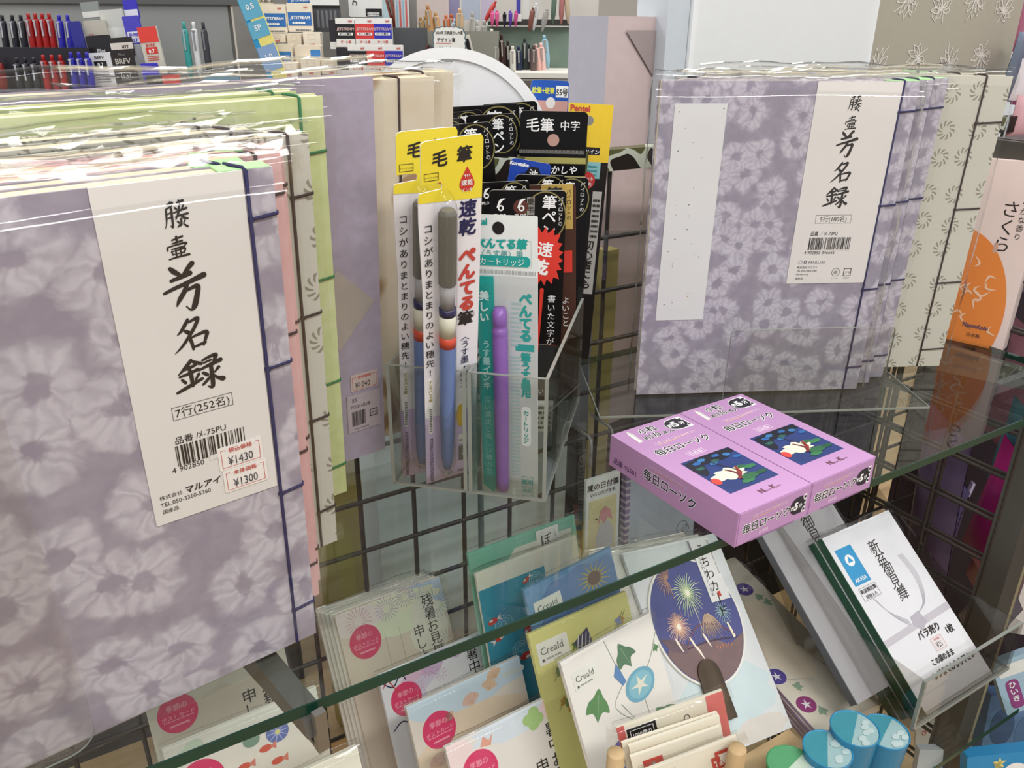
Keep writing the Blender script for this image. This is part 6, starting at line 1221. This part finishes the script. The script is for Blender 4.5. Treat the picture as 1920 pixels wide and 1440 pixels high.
for i, (x0, y0, x1, y1, r, col, lab) in enumerate((
 (716, -12, 738, 60, .006, '#7d3a30', 'reddish wooden pen leaning at the left'), (726, -14, 748, 62, .006, '#8d4a3c', 'second reddish wooden pen leaning at the left'),
 (788, 32, 796, 78, .0055, '#b8945e', 'short pale wooden pen, leftmost'), (797, 30, 803, 78, .0055, '#a98652', 'short pale wooden pen next to the leftmost'), (801, 8, 812, 80, .0065, '#b58a5c', 'tall light brown wooden pen'), (816, 22, 824, 82, .0062, '#c39a6c', 'wooden pen with a bright clip'),
 (836, 28, 840, 78, .006, '#c26a3c', 'orange pen'), (846, 26, 846, 76, .006, '#b55c38', 'darker orange pen'), (862, 16, 862, 78, .0068, '#c2a27c', 'wooden pen with a white button'),
 (853, 36, 844, 82, .0055, '#a7b3bf', 'pale blue crystal pen'), (886, 22, 884, 100, .0065, '#a9a8a4', 'grey pen with purple tip'), (894, 38, 892, 120, .0068, '#b9b8b2', 'light grey pen'), (908, 38, 904, 110, .0065, '#9a9a96', 'mid grey pen'),
 (922, 54, 918, 120, .006, '#cfcabb', 'ivory pen'), (909, 68, 908, 130, .0062, '#9fc3cf', 'pale blue pen'), (915, 84, 915, 134, .0065, '#a9ccd6', 'second pale blue pen'), (930, 78, 928, 134, .0062, '#b5b1a4', 'stone coloured pen'), (940, 64, 944, 138, .0055, '#4a2f2a', 'dark brown pen with a long button'), (937, 76, 937, 130, .0055, '#d8d5cb', 'white pen'),
 (952, 76, 954, 138, .0058, '#3a2c2a', 'black brown pen'), (961, 86, 962, 140, .0058, '#d5d1c6', 'cream pen'), (972, 86, 974, 140, .0058, '#2c3550', 'navy clear pen'), (984, 70, 983, 140, .006, '#2f3b38', 'dark green clear pen'), (991, 82, 992, 140, .0056, '#2b2a2e', 'black clear pen'), (1001, 84, 1000, 140, .006, '#5b4a48', 'smoky clear pen'), (1004, 82, 1012, 138, .006, '#d8aaa0', 'pale pink pen'), (1014, 80, 1020, 138, .006, '#e0b8ae', 'second pale pink pen'), (1020, 66, 1028, 118, .006, '#8fb6c6', 'sky blue pen behind the pink ones'),
 (930, 2, 906, 34, .0045, '#b23a34', 'slanted red marker'), (923, 20, 923, 40, .004, '#d6588e', 'pink capped marker'), (932, 19, 932, 40, .004, '#d6588e', 'second pink capped marker'), (946, 22, 946, 40, .004, '#2a2a3a', 'black capped marker'), (957, 20, 957, 40, .004, '#5a3fa0', 'purple capped marker'), (968, 20, 966, 40, .004, '#c04a86', 'magenta capped marker'),
 (1000, 14, 992, 48, .005, '#7a4a40', 'brown pen on the dark shelf'), (1006, 6, 1000, 46, .0055, '#cfd0d2', 'silver pen on the dark shelf'), (1026, 16, 1016, 48, .0055, '#9d9c98', 'grey clear pen on the dark shelf'), (1040, -12, 1036, 34, .005, '#54685c', 'green pen at the top right'), (1054, -12, 1052, 34, .005, '#a36a66', 'rose pen at the top right'), (1062, -12, 1066, 34, .005, '#b9a58c', 'tan pen at the top right'))):
    D = 1.56+.012*(i % 4); D = D if y0 > 48 or x0 < 900 else 1.62
    pen(x0, y0, x1, y1+12, D, r*1.05, col, lab+' among the craft pens across the aisle', wp, clip='#c4c0b4' if r > .005 else None, name='craft_pen')
bgpack('marker_pack', 742, -12, 768, 54, 1.57, '#d2cfcf', 'clear pack of pens with a red top at the centre top', 'marker pack', None, lambda b, W, Hh, z, sx, sy: ([b.rect(-W*.4+W*.22*k, Hh*.05, -W*.28+W*.22*k, Hh*.8, z, mat(('#8fb2c4', '#c4605a')[k % 2], .4)) for k in range(4)], b.rect(-W/2, Hh*.82, W/2, Hh, z, mat('#c23a3a', .4))))
bgpack('plastic_tub', 774, -20, 842, 44, 1.75, '#c9bcb8', 'clear plastic tub behind the wooden pens', 'tub')
for i, (x0, x1, col, lab) in enumerate(((842, 862, '#8a86a8', 'violet foil bag at the top'), (866, 900, '#aab4c4', 'pale blue foil bag at the top'), (902, 930, '#b9b0c4', 'lilac bag at the top'), (968, 976, '#3f3f9c', 'blue folder spine at the top'), (980, 992, '#d0d0cc', 'white folder spine at the top'))): bgpack('foil_bag', x0, -26, x1, 38, 1.80, col, lab, 'bag', 'bags at the top')
for k in range(4): bgpack('white_box', 912+17*k, 26, 927+17*k, 40, 1.645, '#dedcd8', ('leftmost', 'second', 'third', 'rightmost')[k]+' small white box holding capped markers', 'box', 'small white marker boxes')
m, sx, sy = bgframe(843, 100, 1.46); k = sx
b = B(); pts = []
for q in range(60):
    t = 2*PI*q/60; c, s = math.cos(t), math.sin(t); r = 1/max(abs(c)/1, abs(s)/.78)**1 if False else 1/((abs(c))**4+(abs(s)/.78)**4)**.25; r *= 1+.035*math.cos(18*t); pts.append((r*c*31*k, r*s*31*k+22*k))
b.prism(pts, -.001, 0, mat('#5c6d74', .5)); b.box(-.003, -.14, -.0018, .003, .01, -.001, mat('#b9b4a8', .5)); b.prism([(p[0]*.93, (p[1]-22*k)*.93+22*k) for p in pts], 0, .0006, mat('#e6e4dd', .5))
b.text('2024年 文具屋さん大賞', 0, 33*k, 6.2*k, .001, INK, .02, align='C', sx=.8); b.text('デザイン賞', -6*k, 20*k, 8.2*k, .001, INK, .02, align='C', sx=.85); b.rect(-25*k, 17*k, 4*k, 17.8*k, .001, REDP); b.text('じわよさ', -8*k, 7*k, 6*k, .001, INK, .02, align='C'); b.text('です。', 10*k, 1*k, 6*k, .001, INK, .02, align='C')
tag(b.build('handwritten_sign', None, m), 'small handwritten scallop edged sign among the wooden pens', 'sign')
for i, (x, col) in enumerate(((798, '#7a2a28'), (806, '#3a302c'), (818, '#b9b4ac'), (832, '#8a867e'), (858, '#c4beb4'), (868, '#3a3530'))):
    m, sx, sy = bgframe(x, 98, 1.50); b = B(); b.T = Matrix.Translation((0, -.03, 0)); b.lathe([(0, -.09), (.006, -.09), (.0065, .034), (.005, .040), (.002, .043), (0, .043)], mat(col, .35), 12, 'y'); tag(b.build('round_pen', None, m), ('dark red', 'black brown', 'grey white', 'stone grey', 'cream', 'charcoal')[i]+' pen end peeping over the white round board', 'pen', 'pen ends above the round board')
b = B(); m, sx, sy = bgframe(882, 105, 1.49, 14); b.box(-.007, 0, -.01, .007, .036, 0, mat('#d8d2c2', .4)); b.box(-.003, .004, 0, .004, .030, .0006, BLK); tag(b.build('eraser_holder', None, m), 'white and black slanted stationery piece right of the handwritten sign', 'stationery')

# ------------------------------------------------------------------ right hand end: bags, incense box, neighbouring display
def pouch(c, w, h, th, yaw, lean, roll, col, label, cat, group=None, deco=None, name='gift_bag', rough=.35):
    m = pose(0, 0, 0, yaw, lean, roll); m.translation = c
    g = thing(name, m, label, cat, group); b = B(); nx, ny = 10, 12; mt = mat(col, rough, .12, 40)
    for s in (1, -1):
        vs = []
        for i in range(nx+1):
            for j in range(ny+1):
                u, v = i/nx, j/ny; bul = (math.sin(PI*u)*math.sin(PI*min(1, v*1.05)))**.6 if 0 < u < 1 and 0 < v < .95 else 0
                vs.append((w*(u-.5)*(1-.08*math.sin(PI*v)), h*v, s*(.0004+th*bul*(1+.15*math.sin(7*u+5*v)))))
        b.add(vs, [((i*(ny+1)+j, (i+1)*(ny+1)+j, (i+1)*(ny+1)+j+1, i*(ny+1)+j+1) if s > 0 else (i*(ny+1)+j, i*(ny+1)+j+1, (i+1)*(ny+1)+j+1, (i+1)*(ny+1)+j)) for i in range(nx) for j in range(ny)], mt, True)
    b.build('bag_body', g)
    if deco: deco(g, w, h, th)
    return g
hg = 'bags hanging beyond the end grid'
def d_cord(g, w, h, th): b = B(); b.tube([(-w*.3, h*.85, th*.6), (-w*.1, h*.95, th+.004), (w*.1, h*.9, th+.006), (w*.05, h*.75, th+.004)], .0016, mat('#c9c4da', .4), 6); b.build('cord', g)
pouch(onx(1730, 1085, .875), .12, .22, .012, 55, 4, 0, '#7d6a8a', 'dusky purple bag beyond the grid beside the envelopes', 'bag', hg)
pouch(onx(1765, 1010, .89), .05, .10, .010, 55, 4, 12, '#a59cc8', 'pale violet gathered bag neck with a white cord', 'bag', hg, d_cord)
pouch(onx(1830, 1060, .90), .085, .17, .012, 55, 2, 12, '#b82a78', 'magenta tulle bag beyond the grid', 'bag', hg)
pouch(onx(1880, 940, .92), .09, .12, .012, 55, 2, 8, '#3f6f78', 'teal bag at the top of the dark corner beyond the grid', 'bag', hg)
pouch(onx(1842, 1130, .93), .10, .16, .010, 55, 2, 8, '#8c3a52', 'dark rose bag below the magenta one', 'bag', hg)
pouch(onx(1815, 1200, .91), .07, .14, .010, 55, 2, 22, '#a9a4b8', 'grey lilac clear bag crossing the end grid', 'bag', hg, None, 'gift_bag', .2)
pouch(onx(1840, 1105, .905), .035, .045, .005, 55, 2, 10, '#c3b6d6', 'small pale lilac tag pouch behind the end grid', 'bag', hg)
pouch(onx(1890, 860, .98), .14, .16, .012, 55, 2, 5, '#a8707e', 'dusky pink bag behind the right end of the glass', 'bag', hg)
block('dark_cabinet', 1.05, 1.35, .10, .62, -1.0, -.30, mat('#473c44', .7), 'dark cabinet in the shade beyond the hanging bags', 'cabinet')
# incense box
A = onx(1777, 650, .80); Bq = onx(1890, 638, .80)
a = onx(1764, 653, .772); c = onx(1884, 639, .788); dx = c-a; dx.z = 0; wI = dx.length; yawI = math.degrees(math.atan2(dx.y, dx.x))
m = pose(0, 0, 0, yawI, 2, 0); m.translation = (a+c)/2; hI = .178
g = thing('incense_box', m, 'pale pink incense box with a large orange oval, hanging right of the pinwheel books', 'box')
b = B(); b.prism([(-wI/2, 0), (wI/2, 0), (wI/2, hI), (-wI/2, hI*.99)], -.02, 0, mat('#e3cfc9', .5, .05, 60)); z = .0002
el = [(x, y) for x, y in b.ell(-wI*.62, hI*.17, wI*1.0, hI*.46, 60)]; el = [(max(-wI/2, min(wI/2, x)), max(.0, min(hI, y))) for x, y in el]; b.poly(el, mat('#e2853e', .5, .06, 50), z)
for q in range(14):
    rn = random.Random(q+3); x0, y0 = -wI*.45+wI*.7*rn.random(), hI*(.12+.32*rn.random()); t = rn.uniform(0, 6); b.stroke([(x0, y0, .0004), (x0+.006*math.cos(t), y0+.006*math.sin(t), .0022), (x0+.011*math.cos(t+.9), y0+.011*math.sin(t+.9), .0004)], z+.0002, mat('#ecc2a2', .5))
b.text('やわらかな香り', wI*.26, hI*.90, .0068, z, INK, 0, vertical=True, gap=1.15); b.text('さくら', wI*.06, hI*.80, .0165, z, INK, -.01, vertical=True, gap=1.0); b.rect(-wI*.06, hI*.52, wI*.01, hI*.57, z, mat('#c9a08f', .5)); b.text('NipponKodo', -wI*.02, hI*.095, .0062, z+.0003, mat('#3b3f66', .5), .02, align='C', sx=.7); b.text('日本製', -wI*.02, hI*.045, .0042, z+.0003, mat('#6b4a3a', .5), .01, align='C')
b.build('carton', g)
# pink goods at the far right edge
def puff(px0, px1, y0, y1, D, col, lab, th=.01): m, sx, sy = bgframe((px0+px1)/2, y1, D); c = at((px0+px1)/2, y1, D); return pouch(c, (px1-px0)*sx, (y1-y0)*sy, th, HYAW, 0, -6, col, lab, 'bag', 'glossy gift bags at the right edge')
puff(1862, 1910, -40, 95, 1.10, '#b06a80', 'dull pink bag at the top right corner'); puff(1868, 1900, 60, 190, 1.08, '#93a6bd', 'dusty blue bag below the dull pink one'); puff(1892, 1965, -10, 200, 1.03, '#c2679a', 'glossy magenta bag at the right edge'); puff(1880, 1960, 180, 262, 1.0, '#d9a9ae', 'pale pink bag above the dark rail at the right edge'); puff(1890, 1930, 110, 190, 1.01, '#e0d6d8', 'white edged pale card bag at the right edge', .003)
block('side_rail', .84, 1.25, .47, .50, -.145, -.105, mat('#3a3633', .45), 'dark rail with a deep front at the right edge under the pink bag', 'rail')
# neighbouring display, bottom right
g = thing('glass_shelf', Matrix.Translation(P(1.02, .20, -.80)), 'glass shelf of the neighbouring display at the bottom right corner', 'glass shelf'); b = B(); b.box(-.18, -.05, -.006, .3, .3, 0, GLASS); b.build('pane', g); b = B(); b.box(-.18, -.0506, -.006, .3, -.05, 0, mat('#3c4240', .2)); b.build('polished_edge', g)
def np(name, x0, y0, x1, y1, D, col, lab, cat, deco=None, roll=0, th=.01, lean=8):
    q = at((x0+x1)/2, y1, D); m = pose(0, 0, 0, HYAW, lean, roll); m.translation = q; sx = D/FPX; W, Hh = (x1-x0)*sx, (y1-y0)*sx/math.cos(PITCH-R_(lean)); b = B(); b.prism(b.rrect(-W/2, 0, W/2, Hh, .002, 3), -th, 0, mat(col, .4, .06))
    if deco: deco(b, W, Hh, .0004)
    return tag(b.build(name, None, m), lab, cat)
np('price_sheet', 1886, 1010, 1950, 1190, .98, '#c6c1ba', 'grey product tag with fine print and a barcode at the right edge', 'tag', lambda b, W, Hh, z: (b.lines(-W*.4, Hh*.45, W*.45, Hh*.9, 8, z, GREY, 3), b.bars(-W*.1, Hh*.15, W*.45, Hh*.35, z, INK, 4)), -8)
np('card_pack', 1888, 1215, 1960, 1330, .97, '#9db8c8', 'pale blue card pack with a purple band of writing at the right edge', 'card pack', lambda b, W, Hh, z: (b.rect(-W*.4, Hh*.7, W*.4, Hh*.92, z, mat('#d9dbd6', .5)), b.prism(b.rrect(-W*.32, Hh*.08, W*.02, Hh*.62, .006), 0, z, mat('#8a3f78', .5)), b.text('ひいき', -W*.15, Hh*.6, .010, z+.0004, WHITE, .02, vertical=True)), 24)
np('gift_bag', 1836, 1290, 1960, 1420, 1.05, '#5f7fa8', 'blue bag with dark round prints below the tray', 'bag', lambda b, W, Hh, z: (b.poly(b.ell(-W*.25, Hh*.5, W*.18, Hh*.3, 24), mat('#3f587e', .5), z), b.poly(b.ell(W*.15, Hh*.4, W*.2, Hh*.3, 24), mat('#54729b', .5), z), b.rect(-W*.5, 0, W*.5, Hh*.18, z+.0002, mat('#a86a52', .5))), 0, .02)
np('gift_bag', 1812, 1395, 1960, 1520, .93, '#2f86b8', 'bright blue foil bag with pink print at the bottom right corner', 'bag', lambda b, W, Hh, z: ([b.poly([(x+r*math.cos(R_(72*q*2+90)), y+r*math.sin(R_(72*q*2+90))) for q in range(5)], mat('#d9cf84', .4), z) for x, y, r in ((-W*.1, Hh*.85, .008), (W*.2, Hh*.7, .006))], b.poly(b.ell(-W*.12, Hh*.62, .010, .008, 16), mat('#d98fb4', .4), z), b.poly(b.ell(W*.1, Hh*.6, .016, .018, 20), mat('#e6e4e2', .4), z), b.poly(b.ell(W*.02, Hh*.35, .016, .007, 16), mat('#d95f94', .4), z)), 8, .015)
tg = 'white tags behind the lower grid'
for k, (x0, y0, x1, y1, lab) in enumerate(((1716, 1310, 1790, 1400, 'white tag with a red ring mark, left behind the lower grid'), (1785, 1330, 1850, 1445, 'white tag behind the post at the bottom right'))): o = np('product_tag', x0, y0, x1, y1, 1.10, '#d8d4d0', lab, 'tag', lambda b, W, Hh, z: (b.ring(W*.1, Hh*.7, W*.16, W*.13, W*.05, z, REDP, 24), b.text('さくら', -W*.1, Hh*.3, .010, z, REDP, .02, align='C')), 6, .003); o['group'] = tg
np('plastic_bag', 1712, 1395, 1770, 1480, .97, '#b9bdc0', 'crumpled clear bag with blue print under the tray', 'bag', lambda b, W, Hh, z: (b.rect(-W*.3, Hh*.1, W*.2, Hh*.4, z, mat('#5f7fb0', .4)), b.rect(0, Hh*.3, W*.4, Hh*.6, z, mat('#7f9fb4', .4))), 0)
